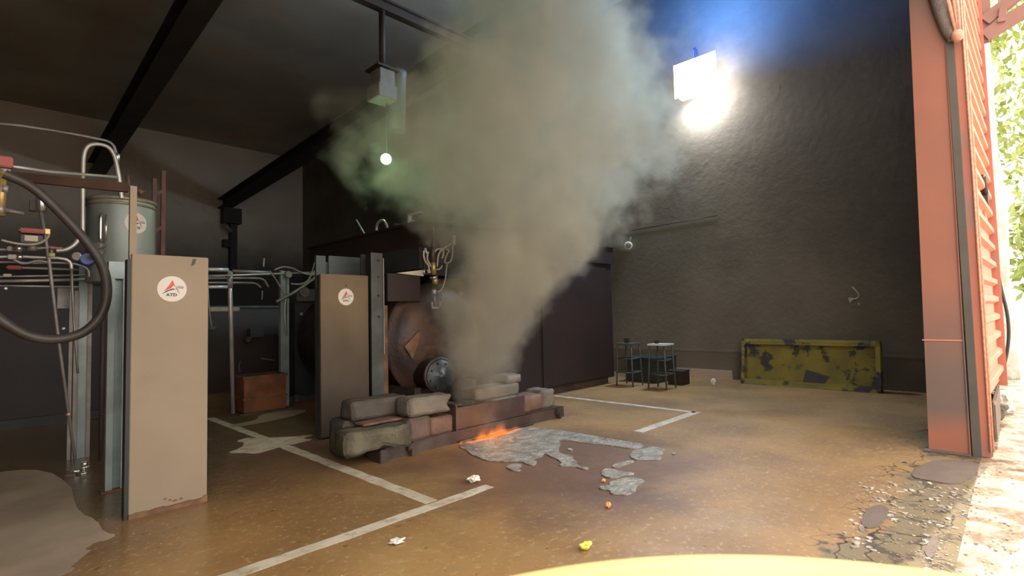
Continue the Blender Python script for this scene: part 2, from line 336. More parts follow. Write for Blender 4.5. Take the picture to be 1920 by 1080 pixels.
# hanging junction box
t = thing('hanging_box', 'grey two-part box hanging on a dark rod from the thin cross beam', 'junction box', (4.55, 7.2, 4.83))
MB().tube([(4.56, 7.2, 6.35), (4.56, 7.2, 5.45)], .05).build('rod', m_beam, t)
g = MB(); g.prism([(4.36, 7.0, 5.32), (4.76, 7.0, 5.32), (4.76, 7.4, 5.32), (4.36, 7.4, 5.32)], (0, 0, .03)); g.lathe((4.56, 7.2, 5.35), (0, 0, 1), [(0, .2), (.1, .06)], n=4); g.build('cap', m_beam, t)
boxes('upper_housing', m_pipe2, t, ((4.42, 7.05, 5.06), (4.70, 7.35, 5.32)), bev=.01)
boxes('lower_housing', m_pipe2, t, ((4.38, 7.02, 4.83), (4.72, 7.38, 5.06)), bev=.01)
t = thing('hanging_duct', 'blue-grey round tube hanging beside the grey junction box', 'duct', (4.9, 7.3, 4.7))
g = MB(); g.lathe((4.9, 7.3, 4.45), (.02, 0, 1), [(0, .13), (.95, .14), (.97, .15), (1.02, .15)], n=24); g.build('tube', mat('slate duct', (.10, .125, .14), (.08, .1, .115), .6), t)
MB().lathe((4.92, 7.3, 5.475), (.02, 0, 1), [(0, .12), (.01, .12)], n=24).build('open_end', m_beam, t)
MB().box((4.7, 7.25, 4.9), (4.85, 7.3, 4.96)).build('clamp', m_grey, t)

# green lamp inside the smoke edge, hung under the duct
t = thing('bulkhead_lamp', 'small greenish white lamp glowing at the left edge of the smoke', 'lamp', (4.61, 7.2, 3.8))
g = MB(); g.lathe((4.61, 7.2, 3.90), (-.6, -.75, -.3), [(-.06, .05), (0, .085), (.02, .06), (.03, .0)], n=20)
lm = g.build('lens', mat('glowing lens', (1, 1, 1), emit=((.8, 1, .9), 14)), t)
g = MB(); g.lathe((4.61, 7.2, 3.90), (-.6, -.75, -.3), [(-.14, .03), (-.1, .09), (-.01, .1), (-.005, .09)], n=20); g.tube([(4.63, 7.22, 3.95), (4.66, 7.24, 4.9)], .012); g.build('housing', m_dgrey, t)
light('green_light', 'POINT', (4.54, 7.11, 3.84), 42, (.5, 1.0, .45), size=.05)

# floodlight on the right wall
FL = Vector((10.0, 4.42, 5.95))
t = thing('floodlight', 'dazzling white floodlight mounted high on the right wall', 'floodlight', (XR-.02, 4.42, 6.0))
boxes('bracket', m_grey, t, ((XR-.3, 4.38, 6.28), (XR, 4.44, 6.34)), ((XR-.05, 4.3, 6.15), (XR-.001, 4.5, 6.5)))
MB().tube(smooth_path([(XR-.1, 4.5, 6.5), (XR-.18, 4.45, 6.65), (XR-.25, 4.38, 6.6), (XR-.25, 4.4, 6.3)]), .02).build('cable_loop', m_blue, t)
rotf = Matrix.Rotation(R(0), 3, 'X')
g = MB(); g.box((9.86, 4.12, 5.72), (10.14, 4.72, 6.27), bev=.03); g.build('housing', m_grey, t)
g = MB(); g.box((9.84, 3.93, 5.64), (9.858, 4.78, 6.32)); g.box((9.9, 4.08, 5.66), (10.1, 4.74, 5.71)); g.build('lens', mat('floodlight lens', (1, 1, 1), emit=((.93, .97, 1), 40)), t)
light('flood_beam', 'AREA', (9.80, 4.42, 5.95), 420, (.45, .74, 1), direction=(-1, .25, -.35), size=.55)
light('flood_spill', 'AREA', (10.0, 4.42, 5.64), 80, (.9, .96, 1), direction=(.25, -.25, -1), size=.4)
light('added_blue_glow', 'AREA', (8.9, 4.05, 6.4), 250, (.06, .27, 1), direction=(.40, -.15, .90), size=.3)  # added mid-air lamp without a fixture, stands in for blue haze glow

# ------------------------------------------------------------------ stickers
def mapper(c, rad, cyl=None):
    c = Vector(c)
    if cyl is None: return lambda u, v, o: c+Vector((u*rad, -o, v*rad))
    cx, cy, rr = cyl; a0 = math.atan2(c.y-cy, c.x-cx)
    return lambda u, v, o: Vector((cx+(rr+o)*math.cos(a0+u*rad/rr), cy+(rr+o)*math.sin(a0+u*rad/rr), c.z+v*rad))
def flat(name, m, parent, polys, mp, o0, o1):
    g = MB()
    for poly in polys:
        A = [g.b.verts.new(mp(u, v, o0)) for u, v in poly]; B = [g.b.verts.new(mp(u, v, o1)) for u, v in poly]
        n = len(poly); g.b.faces.new(A); g.b.faces.new(B[::-1])
        for i in range(n): g.b.faces.new((A[i], A[(i+1) % n], B[(i+1) % n], B[i]))
    return g.build(name, m, parent)
def text_polys(txt, size):
    cu = bpy.data.curves.new('t', 'FONT'); cu.body = txt; cu.size = size; cu.align_x = 'CENTER'; cu.align_y = 'CENTER'; cu.offset = size*.03; cu.resolution_u = 2
    o = bpy.data.objects.new('t', cu); COL.objects.link(o); bpy.context.view_layer.update()
    me = bpy.data.meshes.new_from_object(o.evaluated_get(bpy.context.evaluated_depsgraph_get()))
    P = [[(me.vertices[i].co.x*1.15, me.vertices[i].co.y) for i in p.vertices] for p in me.polygons]
    bpy.data.objects.remove(o); return P
def sticker(parent, c, rad, cyl=None, side=-1):
    mp = mapper(c, rad, cyl)
    disc = [(math.cos(k*math.pi/24), math.sin(k*math.pi/24)) for k in range(48)]
    if cyl:   # slices so that the disc follows the drum
        polys = []
        for i in range(-12, 12):
            a = i/12; b_ = (i+1)/12; ha = math.sqrt(max(0, 1-a*a)); hb = math.sqrt(max(0, 1-b_*b_))
            p = [(a, -ha), (b_, -hb), (b_, hb), (a, ha)]
            if ha < 1e-5: p = [(a, 0), (b_, -hb), (b_, hb)]
            if hb < 1e-5: p = [(a, -ha), (b_, 0), (a, ha)]
            polys.append(p)
    else: polys = [disc]
    s = flat('sticker', m_white, parent, polys, mp, .001, .003); s['label'] = 'round white sticker with a red and black emblem'
    flat('emblem', m_red, s, [[(.03, .70), (-.22, .26), (-.55, -.19), (-.08, .06)], [(.03, .70), (-.08, .06), (.08, .28)], [(.03, .70), (.08, .28), (.22, .16)]], mp, .003, .005)
    flat('swoosh', m_black, s, [[(-.72, -.43), (-.40, -.16), (.0, .03), (-.19, -.14)], [(-.19, -.14), (.0, .03), (.28, .0), (.1, -.06)], [(.24, .12), (.30, .10), (.53, -.40), (.40, -.2)]], mp, .003, .005)
    flat('stripes', m_greyp, s, [[(.26, .12+k*.07), (.80, .22+k*.05-.18), (.80, .24+k*.05-.18), (.26, .14+k*.07)] for k in range(3)]+[[(.40+k*.1, .02), (.43+k*.1, .02), (.45+k*.1, .25), (.42+k*.1, .25)] for k in range(4)], mp, .003, .005)
    T = [[(u-.03, v-.47) for u, v in p] for p in text_polys('ATD', .32)]
    flat('lettering', m_black, s, T, mp, .003, .005)
    return s

# ------------------------------------------------------------------ tan panels
t = thing('tan_panel', 'tall pale tan panel standing in the left foreground with a round sticker', 'panel', (1.03, 4.5, 0))
boxes('board', m_tan, t, ((.785, 4.47, .03), (1.27, 4.51, 1.84)), bev=.004)
boxes('side_frame', m_dgrey, t, ((.76, 4.475, .0), (.785, 4.56, 1.80)), ((.785, 4.511, 0), (.82, 4.56, 1.8)), ((1.24, 4.511, 0), (1.27, 4.56, 1.8)))
g = MB(); random.seed(4); n = 26
lo = [(.785+.485*i/n, 4.462, .0) for i in range(n+1)]; hi = [(.785+.485*(n-i)/n, 4.462, .028+.012*random.random()+(.02 if i in (0, 1) else 0)) for i in range(n+1)]
g.prism(lo+hi, (0, .012, 0)); g.build('rusty_edge', m_rustedge, t)
g = MB(); g.prism([(1.165, 4.464, 1.825), (1.185, 4.464, 1.825), (1.178, 4.464, 1.79), (1.165, 4.464, 1.775), (1.15, 4.464, 1.772), (1.158, 4.464, 1.79)], (0, .006, 0)); g.build('tape_mark', m_black, t)
g = MB()
for u, v, s_ in ((1.0, .085, .012), (1.03, .07, .014), (1.06, .058, .02), (1.1, .062, .012)): g.prism([(u-s_, 4.466, v), (u, 4.466, v-.006), (u+s_, 4.466, v+.004), (u, 4.466, v+.008)], (0, .004, 0))
g.build('paint_chips', m_rustedge, t)
boxes('post', m_tan, t, ((.775, 4.50, 1.80), (.815, 4.54, 2.33)))
sticker(t, (1.03, 4.47, 1.595), .094)

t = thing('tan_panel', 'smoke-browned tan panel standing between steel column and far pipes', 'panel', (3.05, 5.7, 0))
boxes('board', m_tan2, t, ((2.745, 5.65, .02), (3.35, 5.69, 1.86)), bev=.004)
boxes('back_frame', m_dgrey, t, ((2.745, 5.691, 0), (2.79, 5.75, 1.85)), ((3.3, 5.691, 0), (3.34, 5.75, 1.85)))
MB().lathe((3.055, 5.645, 1.735), (0, 1, 0), [(0, .008), (.005, .008)], n=10).build('screw_hole', m_black, t)
sticker(t, (3.055, 5.65, 1.60), .098)

# ------------------------------------------------------------------ left apparatus
def channel(name, x0, x1, y, z0, z1, label, m=m_galv, dep=.06):
    t = thing(name, label, 'post', ((x0+x1)/2, y, z0))
    boxes('channel', m, t, ((x0, y, z0), (x0+.045, y+.012, z1)), ((x1-.07, y, z0), (x1, y+.012, z1)), ((x0, y+.012, z0), (x0+.012, y+dep, z1)), ((x1-.012, y+.012, z0), (x1, y+dep, z1)), ((x0+.012, y+dep-.01, z0), (x1-.012, y+dep, z1)))
    boxes('foot_plate', m_rustedge, t, ((x0-.03, y-.03, 0), (x1+.03, y+dep+.03, .012)))
    boxes('head_plate', m, t, ((x0, y-.006, z1-.14), (x1, y+.02, z1)), bev=.002)
    return t
channel('channel_post', .78, .95, 5.33, .012, 1.86, 'galvanised slotted post standing behind the pale tan panel')

cx, cy, cr = 1.045, 6.45, .28
t = thing('storage_tank', 'grey zinc cylinder tank with a round sticker behind the tan post', 'tank', (cx, cy, 1.75))
g = MB(); g.lathe((cx, cy, 1.75), (0, 0, 1), [(0, cr*.96), (.02, cr), (.80, cr), (.82, cr*.98), (.84, cr*.9)], n=48); g.build('body', m_zinc, t)
g = MB(); g.lathe((cx, cy, 2.50), (0, 0, 1), [(0, cr+.001), (.006, cr+.014), (.02, cr+.014), (.026, cr+.002)], n=48, cap=False); g.lathe((cx, cy, 2.545), (0, 0, 1), [(0, cr+.001), (.006, cr+.018), (.03, cr+.018), (.045, cr*.97), (.05, cr*.9)], n=48, cap=False); g.build('clamp_band', mat('brassy band', (.32, .28, .19), (.22, .19, .13), .5, .4, scale=8), t)
for a in (-2.2, -1.0, 0.6, 2.2):
    MB().tube([(cx+.2*math.cos(a), cy+.2*math.sin(a), 1.76), (cx+.2*math.cos(a), cy+.2*math.sin(a), 0)], .018).build('leg', m_beam, t)
def cyp(a, o, z): return (cx+(cr+o)*math.cos(a), cy+(cr+o)*math.sin(a), z)
g = MB(); g.tube([cyp(-2.25, .03, 2.40), cyp(-2.25, .045, 2.36), cyp(-2.25, .045, 2.16), cyp(-2.25, .03, 2.12)], .014); g.tube([cyp(-2.12, .03, 2.39), cyp(-2.12, .04, 2.13)], .010); g.build('sight_gauge', m_chrome, t)
g = MB(); g.tube([cyp(-2.25, .0, 2.10), cyp(-2.25, .09, 2.08)], .03); g.tube([cyp(-2.25, .03, 2.04), cyp(-2.25, .12, 1.98)], .035); g.build('outlet_fitting', m_pipe2, t)
sticker(t, (cx+cr*math.cos(-1.31), cy+cr*math.sin(-1.31), 2.33), .10, cyl=(cx, cy, cr))
g = MB(); g.build('top_bracket', m_bracket, t) if False else None; g.box((cx-.02, cy-.1, 2.6), (cx+.1, cy+.1, 2.70), bev=.02); g.tube([(cx+.05, cy-.05, 2.7), (cx+.03, cy-.05, 2.84)], .018); g.tube([(cx+.1, cy-.05, 2.72), (cx+.16, cy-.1, 2.66)], .03); g.build('top_fitting', m_bracket, t)

def pipe(name, pts, r, m, label, cat='pipe', group=None, it=2):
    return tag(MB().tube(smooth_path(pts, it) if it else pts, r).build(name, m), label, cat, group)
L = 6.1
pipe('gooseneck_pipe', [PY(155, 445, L), PY(155, 330, L), PY(157, 275, L), PY(185, 268, L), PY(213, 280, L), PY(224, 335, L), PY(228, 372, L)], .018, m_pipe, 'pale hooped pipe arching above the zinc tank', it=3)
pipe('elbow_pipe', [PY(150, 437, L), PY(145, 455, L), PY(125, 469, L), PY(105, 470, L)], .018, m_pipe, 'short pale curved pipe below the hooped pipe, beside the red valve', it=2)
pipe('feed_pipe', [PY(22, 312, 5.65), PY(70, 319, 5.8), PY(90, 322, 5.85), PY(218, 332, 6.07)], .014, m_pipe, 'pale straight pipe from red valve to the hooped pipe', it=0)
for (x, y) in ((219, 290),):
    tag(MB().lathe(PY(x, y, 7.5), (0, -.2, 1), [(-.1, .02), (-.08, .035), (.0, .035), (.02, .02)], n=14).build('pipe_union', m_chrome), 'small bright union fitting at the end of the overhead pipe', 'fitting')
pipe('overhead_pipe', [PY(-20, 230, 7.5), PY(60, 238, 7.5), PY(195, 262, 7.5), PY(212, 270, 7.5), PY(218, 288, 7.5)], .016, m_pipe2, 'thin grey pipe running overhead from the left edge', it=1)
a = PY(20, 330, 5.3); b_ = PY(241, 352, 4.56)
t = MB(); d = b_-a
t.prism([a+Vector((0, 0, -.03)), a+Vector((0, .04, -.03)), a+Vector((0, .04, -.02)), a+Vector((0, .008, -.02)), a+Vector((0, .008, .035)), a+Vector((0, 0, .035))], d)
tag(t.build('angle_iron', m_bracket), 'brown angle iron bar running from the left edge to the tan post', 'bar')

# rubber hose loop
hp = [PY(*p, 5.0) for p in ((8, 326), (60, 348), (110, 395), (165, 455), (195, 500), (203, 550), (190, 595), (155, 627), (105, 638), (55, 632), (15, 610), (-40, 570))]
pipe('rubber_hose', hp, .034, m_rubber, 'thick black rubber hose hanging in a big loop at the left edge', 'hose', it=3)

# red headed valve, top left
t = thing('brass_valve', 'red-topped brass valve cut off by the left edge of the view', 'valve', PY(5, 400, 5.6))
a = PY(-10, 292, 5.6); b_ = PY(24, 317, 5.6)
g = MB(); g.box((a.x, 5.56, b_.z), (b_.x, 5.64, a.z), bev=.008); g.build('red_cap', m_redp, t)
MB().tube([PY(2, 322, 5.6), PY(3, 360, 5.6), PY(0, 405, 5.6)], [.035, .028, .032]).build('body', m_brass, t)
for q_ in (((0, 318), (20, 321), .018), ((3, 353), (15, 355), .03), ((-10, 392), (6, 392), .03)): MB().tube([PY(*q_[0], 5.58), PY(*q_[1], 5.58)], q_[2]).build('fitting', m_pipe, t)
MB().tube([PY(6, 393, 5.6), PY(45, 401, 5.6)], [.022, .016]).build('lever', m_pipe2, t)

# red valve actuator
t = thing('valve_actuator', 'red-lidded valve actuator with a cream label on the pipe rack', 'valve actuator', PY(62, 470, 6.1))
a = PY(35, 428, 6.1); b_ = PY(84, 440, 6.1)
MB().box((a.x, 6.04, b_.z), (b_.x, 6.16, a.z), bev=.01).build('red_lid', m_redp, t)
a2 = PY(38, 440, 6.1); b2 = PY(80, 458, 6.1)
MB().box((a2.x, 6.05, b2.z), (b2.x, 6.15, a2.z-.002), bev=.006).build('body', m_grey, t)
a3 = PY(46, 441, 6.05); b3 = PY(71, 453, 6.05)
MB().box((a3.x, 6.043, b3.z), (b3.x, 6.049, a3.z)).build('label_plate', m_cream, t)
a4 = PY(84, 430, 6.1); b4 = PY(93, 440, 6.1)
MB().box((a4.x, 6.06, b4.z), (b4.x, 6.12, a4.z)).build('connector', m_brass, t)
MB().tube(smooth_path([PY(2, 450, 6.0), PY(35, 458, 6.0), PY(70, 459, 6.0), PY(90, 447, 6.05), PY(92, 435, 6.08)]), .010).build('cable', m_cable, t)
MB().tube([PY(60, 458, 6.1), PY(60, 470, 6.1)], .03).build('stem', m_pipe2, t)

# sensor lamp pole
t = thing('pole_sensor', 'slim leaning pole with a chrome socket head and brass joint', 'pole', PY(142, 872, 6.2))
MB().tube([PY(77, 398, 6.2), PY(84, 440, 6.2), PY(92, 490, 6.2), PY(110, 640, 6.2), PY(142, 872, 6.2)], [.014, .014, .015, .014, .012]).build('pole', m_pipe2, t)
g = MB(); p0 = PY(73, 376, 6.2); g.lathe((p0.x+.02, 6.2, PY(75, 397, 6.2).z), (-.05, 0, 1), [(0, .02), (.01, .035), (.12, .035), (.14, .03)], n=16); g.build('socket_head', m_chrome, t)
MB().box((p0.x-.06, 6.2, PY(75, 396, 6.2).z), (p0.x-.015, 6.26, PY(75, 376, 6.2).z)).build('side_box', m_dgrey, t)
MB().lathe(PY(128, 777, 6.2), (.03, 0, 1), [(-.015, .012), (-.01, .02), (.01, .02), (.015, .012)], n=12).build('joint', m_brass, t)

# pipe rack
t = thing('pipe_rack', 'low rack of grey rails and uprights beneath the valves at left', 'pipe rack', PY(120, 760, 6.9))
g = MB()
for (a, c, r) in (((-40, 528), (165, 524), .016), ((-40, 519), (160, 516), .010), ((-40, 535), (150, 538), .008)):
    g.tube([PY(*a, 6.8), PY(*c, 6.8)], r)
g.build('rail', m_pipe, t)
for (a, c, wd) in (((158, 500), (163, 760), .04), ((145, 545), (148, 765), .02), ((135, 520), (141, 740), .014), ((169, 530), (170, 770), .02)):
    p = PY(*a, 6.9); q = PY(*c, 6.9)
    MB().box((p.x-wd, 6.9, 0), (p.x+wd, 6.9+wd, p.z)).build('upright', m_galv if wd > .03 else m_pipe2, t)
a = PY(108, 540, 7.0); c = PY(136, 578, 7.0)
MB().box((a.x, 7.0, c.z), (c.x, 7.05, a.z)).build('plate', m_cream and m_pipe2, t)
a = PY(40, 500, 6.95); c = PY(165, 508, 6.95)
MB().box((a.x, 6.95, c.z), (c.x, 7.0, a.z)).build('shelf', m_pipe2, t)
# small piping on the rack: each line is its own thing
def lines(rows):
    for i, (nm, pts, r, m, lab, cat) in enumerate(rows):
        pipe(nm, [PY(x, y, z) for x, y, z in pts], r, m, lab, cat, it=1)
lines([
 ('valve_pipe', [(-30, 466, 6.2), (20, 469, 6.2), (60, 466, 6.2), (100, 464, 6.2)], .014, m_pipe2, 'upper dull pipe under the red-lidded actuator', 'pipe'),
 ('valve_pipe', [(-30, 482, 6.25), (40, 481, 6.25), (75, 483, 6.25), (120, 484, 6.25), (133, 492, 6.25), (134, 505, 6.25)], .014, m_pipe, 'bright pipe crossing the slim pole and bending down', 'pipe'),
 ('valve_pipe', [(-30, 492, 6.3), (30, 491, 6.3), (60, 494, 6.3), (110, 492, 6.3), (150, 496, 6.3), (166, 505, 6.3), (167, 520, 6.3)], .010, m_pipe2, 'lowest thin pipe above the rack rails, curving down at right', 'pipe'),
 ('tube_bundle', [(25, 487, 6.1), (45, 496, 6.1), (70, 488, 6.1), (90, 492, 6.1)], .012, m_pipe2, 'crooked short hose tucked under the valve pipes', 'hose'),
 ('downpipe', [(134, 505, 6.3), (138, 600, 6.3), (146, 700, 6.3)], .010, m_pipe2, 'thin vertical pipe dropping beside the blue valve', 'pipe'),
])
for (x, y, lab) in ((22, 467, 'small steel clamp valve at the left end of the upper pipe'), (23, 482, 'small steel clamp valve at the left end of the bright pipe')):
    t = thing('clamp_valve', lab, 'valve', PY(x, y, 6.18), 'clamp valves on the pipe rack')
    p = PY(x, y, 6.18)
    MB().box(p-Vector((.03, .03, .02)), p+Vector((.03, .03, .02)), bev=.006).build('body', m_pipe2, t)
    MB().lathe(p+Vector((.045, -.02, 0)), (1, 0, 0), [(-.02, .015), (-.01, .025), (.01, .025), (.02, .015)], n=12).build('nut', m_chrome, t)
p = PY(35, 466, 6.12); tag(MB().lathe(p, (1, 0, 0), [(-.04, .018), (-.02, .022), (-.02, .03), (.02, .03), (.02, .018), (.05, .016)], n=16).build('coupling', m_chrome), 'bright hexagonal coupling right below the actuator', 'coupling')
t = thing('red_lever', 'small red lever handle beside the short curved pipe', 'lever', PY(100, 466, 6.15))
a = PY(93, 463, 6.15); c = PY(118, 468, 6.15); MB().box((a.x, 6.12, c.z), (c.x, 6.16, a.z), bev=.005).build('handle', m_redp, t); MB().tube([PY(97, 468, 6.14), PY(97, 476, 6.14)], .012).build('stem', m_pipe2, t)
a = PY(92, 474, 6.12); c = PY(103, 482, 6.12); tag(MB().box((a.x, 6.11, c.z), (c.x, 6.14, a.z), bev=.004).build('tag_clip', m_yg), 'small yellow-green clip on the slim leaning pole', 'clip')
t = thing('blue_valve', 'blue round valve with a pale gauge left of the tank', 'valve', PY(165, 488, 6.3))
MB().lathe(PY(162, 486, 6.3), (0, -1, 0), [(-.05, .05), (-.03, .065), (.03, .065), (.045, .05)], n=20).build('body', m_blue, t)
MB().lathe(PY(146, 481, 6.3), (-.5, -1, 0), [(-.02, .03), (.01, .04), (.03, .04), (.032, .03)], n=20).build('gauge', m_pipe, t)
a = PY(10, 500, 6.9); c = PY(40, 508, 6.9); tag(MB().box((a.x, 6.72, c.z), (c.x, 6.79, a.z), bev=.01).build('red_box', m_redp), 'dark red block resting on the rack rails', 'box')
a = PY(6, 513, 6.6); c = PY(22, 519, 6.6); tag(MB().box((a.x, 6.6, c.z), (c.x, 6.66, a.z), bev=.005).build('cream_block', m_cream), 'small cream block on the left end of the rack', 'block')
for (x, y, lab) in ((11, 541, 'tiny pale knob below the rack rails at far left'), (119, 616, 'small round knob behind the slim leaning pole')):
    tag(MB().lathe(PY(x, y, 6.78), (0, -1, 0), [(-.02, .012), (0, .016), (.015, .01)], n=12).build('knob', m_pipe), lab, 'knob')
# tap on the floor
t = thing('floor_tap', 'small chrome tap lying on the floor near the slim pole', 'tap', PF(155, 888))
p = PF(155, 888); g = MB(); g.lathe(p, (0, 0, 1), [(0, .05), (.012, .05), (.02, .02), (.05, .02)], n=16); g.tube([p+Vector((-.02, 0, .03)), p+Vector((-.12, .06, .025))], [.015, .008]); g.build('body', m_chrome, t)
MB().lathe(p+Vector((.01, 0, .085)), (0, 0, 1), [(-.03, .008), (-.02, .022), (0, .028), (.02, .02)], n=14).build('knob', m_chrome, t)
MB().tube([p+Vector((-.03, -.03, .055)), p+Vector((.06, -.02, .058))], .008).build('handle', m_chrome, t)

# red ladder-like frame behind the tank
t = thing('ladder', 'rusty red ladder frame standing right behind the zinc tank', 'ladder', PY(303, 600, 8.2))
a = PY(289, 335, 8.2); c = PY(308, 320, 8.2); Z0 = .0
MB().box((a.x-.02, 8.18, Z0), (a.x+.03, 8.22, a.z)).build('rail', m_ladder, t)
MB().box((c.x-.03, 8.2, Z0), (c.x+.02, 8.24, c.z)).build('rail', m_ladder, t)
for yy in (362, 430, 500, 570, 640):
    p = PY(298, yy, 8.2); q = p.z
    g = MB(); g.prism([(a.x+.03, 8.19, q-.045), (c.x-.03, 8.19, q+.0), (c.x-.03, 8.19, q+.05), (a.x+.03, 8.19, q+.005)], (0, .03, 0)); g.build('rung', m_ladder, t)

# ------------------------------------------------------------------ pipework between the panels
YP = 8.3
rows = [((385, 505), (428, 506), .028, 'short thick pale pipe'), ((432, 508), (505, 510), .022, 'upper grey pipe'), ((385, 517), (592, 510), .014, 'long bright pipe'), ]
pipe('cross_pipe', [PY(378, 505, YP), PY(428, 506, YP)], .030, m_pipe, 'topmost thick pale pipe stub leaving the pale tan panel', it=0)
pipe('cross_pipe', [PY(436, 508, YP), PY(506, 511, YP)], .024, m_pipe2, 'upper grey pipe between the slim upright and the cable tangle', it=0)
pipe('cross_pipe', [PY(378, 518, YP-.1), PY(590, 511, YP-.1)], .016, m_pipe, 'long bright pipe spanning between the two tan panels', it=0)
pipe('cross_pipe', [PY(378, 522, YP), PY(480, 521, YP), PY(496, 524, YP), PY(503, 538, YP)], .016, m_pipe2, 'grey pipe bending down at its right end, longer of two', it=2)
pipe('cross_pipe', [PY(378, 530, YP), PY(465, 530, YP), PY(480, 531, YP), PY(489, 539, YP)], .016, m_pipe2, 'grey pipe bending down at its right end, shorter of two', it=2)
pipe('cross_pipe', [PY(378, 538, YP), PY(427, 538, YP)], .026, m_pipe, 'lowest thick pale pipe stub beside the pale tan panel', it=0)
t = thing('slim_upright', 'slim pale standpipe from the cross pipes down to the floor', 'standpipe', PF(437, 775))
MB().tube([PY(430, 508, YP), PY(432, 560, YP), (PF(437, 775).x, PF(437, 775).y, 0)], [.022, .032, .028]).build('pipe', m_pipe, t)
g = MB(); p = PY(431, 525, YP); g.tube([p+Vector((0, 0, .12)), p-Vector((0, 0, .12))], .04, n=12); g.build('clamp', m_pipe2, t)
p = PY(418, 580, YP+.1); tag(MB().box((p.x-.2, YP+.0, p.z-.03), (p.x+.2, YP+.05, p.z+.03), bev=.01).build('short_bar', m_pipe2), 'short grey bar crossing behind the slim standpipe', 'bar')
t = thing('strut_post', 'grey slotted post wrapped in cables right of the rusty crate', 'post', (3.42, 8.25, 0))
boxes('channel', m_galv, t, ((3.36, 8.25, .01), (3.39, 8.33, 2.12)), ((3.46, 8.25, .01), (3.49, 8.33, 2.12)), ((3.39, 8.31, .01), (3.46, 8.33, 2.12)), ((3.385, 8.24, .012), (3.465, 8.25, 1.1)))
boxes('foot_plate', m_grey, t, ((3.3, 8.2, 0), (3.55, 8.4, .01)))
MB().lathe(PY(539, 515, 8.2), (0, -1, 0), [(0, .05), (.03, .06), (.06, .05)], n=16).build('gauge', m_pipe2, t)
MB().tube(smooth_path([PY(536, 560, 8.2), PY(533, 580, 8.2), PY(536, 620, 8.2)]), .012).build('cable', m_pipe, t)
cab = [
 ([(515, 506), (530, 500), (550, 503), (560, 510), (582, 516), (596, 510)], .014, 'top cable looping over the cross pipes'),
 ([(505, 508), (515, 520), (527, 540), (533, 552)], .012, 'thin cable slanting down to the slotted post'),
 ([(545, 532), (562, 534), (577, 528), (585, 512), (600, 505)], .014, 'cable sagging between slotted post and brown panel'),
 ([(518, 566), (540, 555), (560, 543), (592, 520)], .022, 'stout slanting tube crossing the slotted post'),
 ([(494, 500), (495, 484)], .012, 'thin rod sticking up from the cross pipes'),
 ([(590, 508), (586, 515), (592, 520), (602, 515), (625, 508)], .016, 'grey cable running behind the brown panel top'),
 ([(590, 492), (585, 510), (580, 525)], .008, 'fine wire rising left of the brown panel'),
]
for pts, r, lab in cab: pipe('loose_cable', [PY(x, y, 8.15) for x, y in pts], r, m_pipe2, lab, 'cable', 'cables tangled on the cross pipes', it=2)
def pbox(name, x0, y0, x1, y1, Y, dep, m, lab, cat, bev=.01):
    a = PY(x0, y0, Y); c = PY(x1, y1, Y)
    return tag(MB().box((a.x, Y, max(0, c.z)), (c.x, Y+dep, a.z), bev=bev).build(name, m), lab, cat)
t = thing('control_box', 'grey box with round dial behind the brown panel edge', 'control box', PY(580, 560, 8.6))
a = PY(556, 541, 8.6); c = PY(600, 565, 8.6); MB().box((a.x, 8.6, c.z), (c.x+.2, 8.8, a.z), bev=.01).build('housing', m_grey, t)
MB().lathe(PY(570, 548, 8.6), (0, -1, 0), [(0, .09), (.02, .09), (.03, .08)], n=20).build('dial', m_pipe2, t)
a = PY(553, 568, 8.7); c = PY(600, 700, 8.7); MB().box((a.x, 8.7, 0), (c.x+.2, 9.2, a.z)).build('cabinet', m_dgrey, t)
MB().lathe(PY(565, 589, 8.69), (0, -1, 0), [(0, .02), (.015, .03), (.02, .01)], n=12).build('button', m_pipe, t)
t = thing('dark_cabinet', 'dark brown steel cabinet row in the gloom behind the pipe rack', 'cabinet', (.1, 10, 0))
boxes('body', m_hood, t, ((-2.6, 9.6, 0), (1.65, 10.3, 1.9)), bev=.01)
boxes('plinth', m_dgrey, t, ((-2.6, 9.55, 0), (1.66, 9.6, .12)))
t = thing('dark_workbench', 'dark equipment bench in the gloom behind the standpipe', 'bench', (2.9, 11.2, 0))
boxes('body', m_beam, t, ((1.75, 10.9, 0), (4.9, 11.5, 1.6)))
boxes('top', m_grey, t, ((1.7, 10.87, 1.6), (4.95, 11.55, 1.64)))
pbox('grey_case', 470, 616, 495, 632, 10.7, .2, m_grey, 'small grey square case in the gloom above the crate', 'case')
p = PY(465, 637, 10.7); tag(MB().lathe(p, (0, -1, 0), [(-.1, .05), (0, .06), (.02, .05)], n=14).build('round_gauge', m_grey), 'little round gauge left below the grey case', 'gauge')
p = PY(398, 616, 8.2); tag(MB().lathe(p-Vector((0, 0, .04)), (0, 0, 1), [(0, .03), (.02, .07), (.05, .08), (.07, .05)], n=16).build('hanging_cup', m_grey), 'small grey cup-like lamp hanging right beside the pale tan panel', 'lamp')
pipe('hanging_wire', [PY(390, 540, 8.28), PY(392, 575, 8.2), PY(394, 595, 8.2), PY(397, 613, 8.2)], .008, m_pipe2, 'thin wire holding the small cup-like lamp', 'wire')
tag(MB().tube(smooth_path([PY(451, 677, 10.88), PY(447, 687, 10.88), PY(450, 697, 10.88)]), .012).build('bent_rod', m_pipe2), 'small bent rod glinting above the rusty crate', 'rod')
tag(MB().tube([PY(489, 672, 10.88), PY(514, 676, 10.88)], .012).build('glinting_bar', m_pipe), 'thin glinting bar lying behind the rusty crate', 'bar')
p = PY(527, 627, 10.86); tag(MB().lathe(p, (-.4, -1, .2), [(0, .02), (.03, .08), (.06, .09), (.065, .07)], n=16).build('small_reflector', m_grey), 'small round reflector left of the slotted post', 'reflector')
pipe('wall_rod', [PY(492, 545, 8.3), PY(491, 562, 8.3)], .012, m_pipe2, 'short vertical rod end below the bent pipes', 'rod')
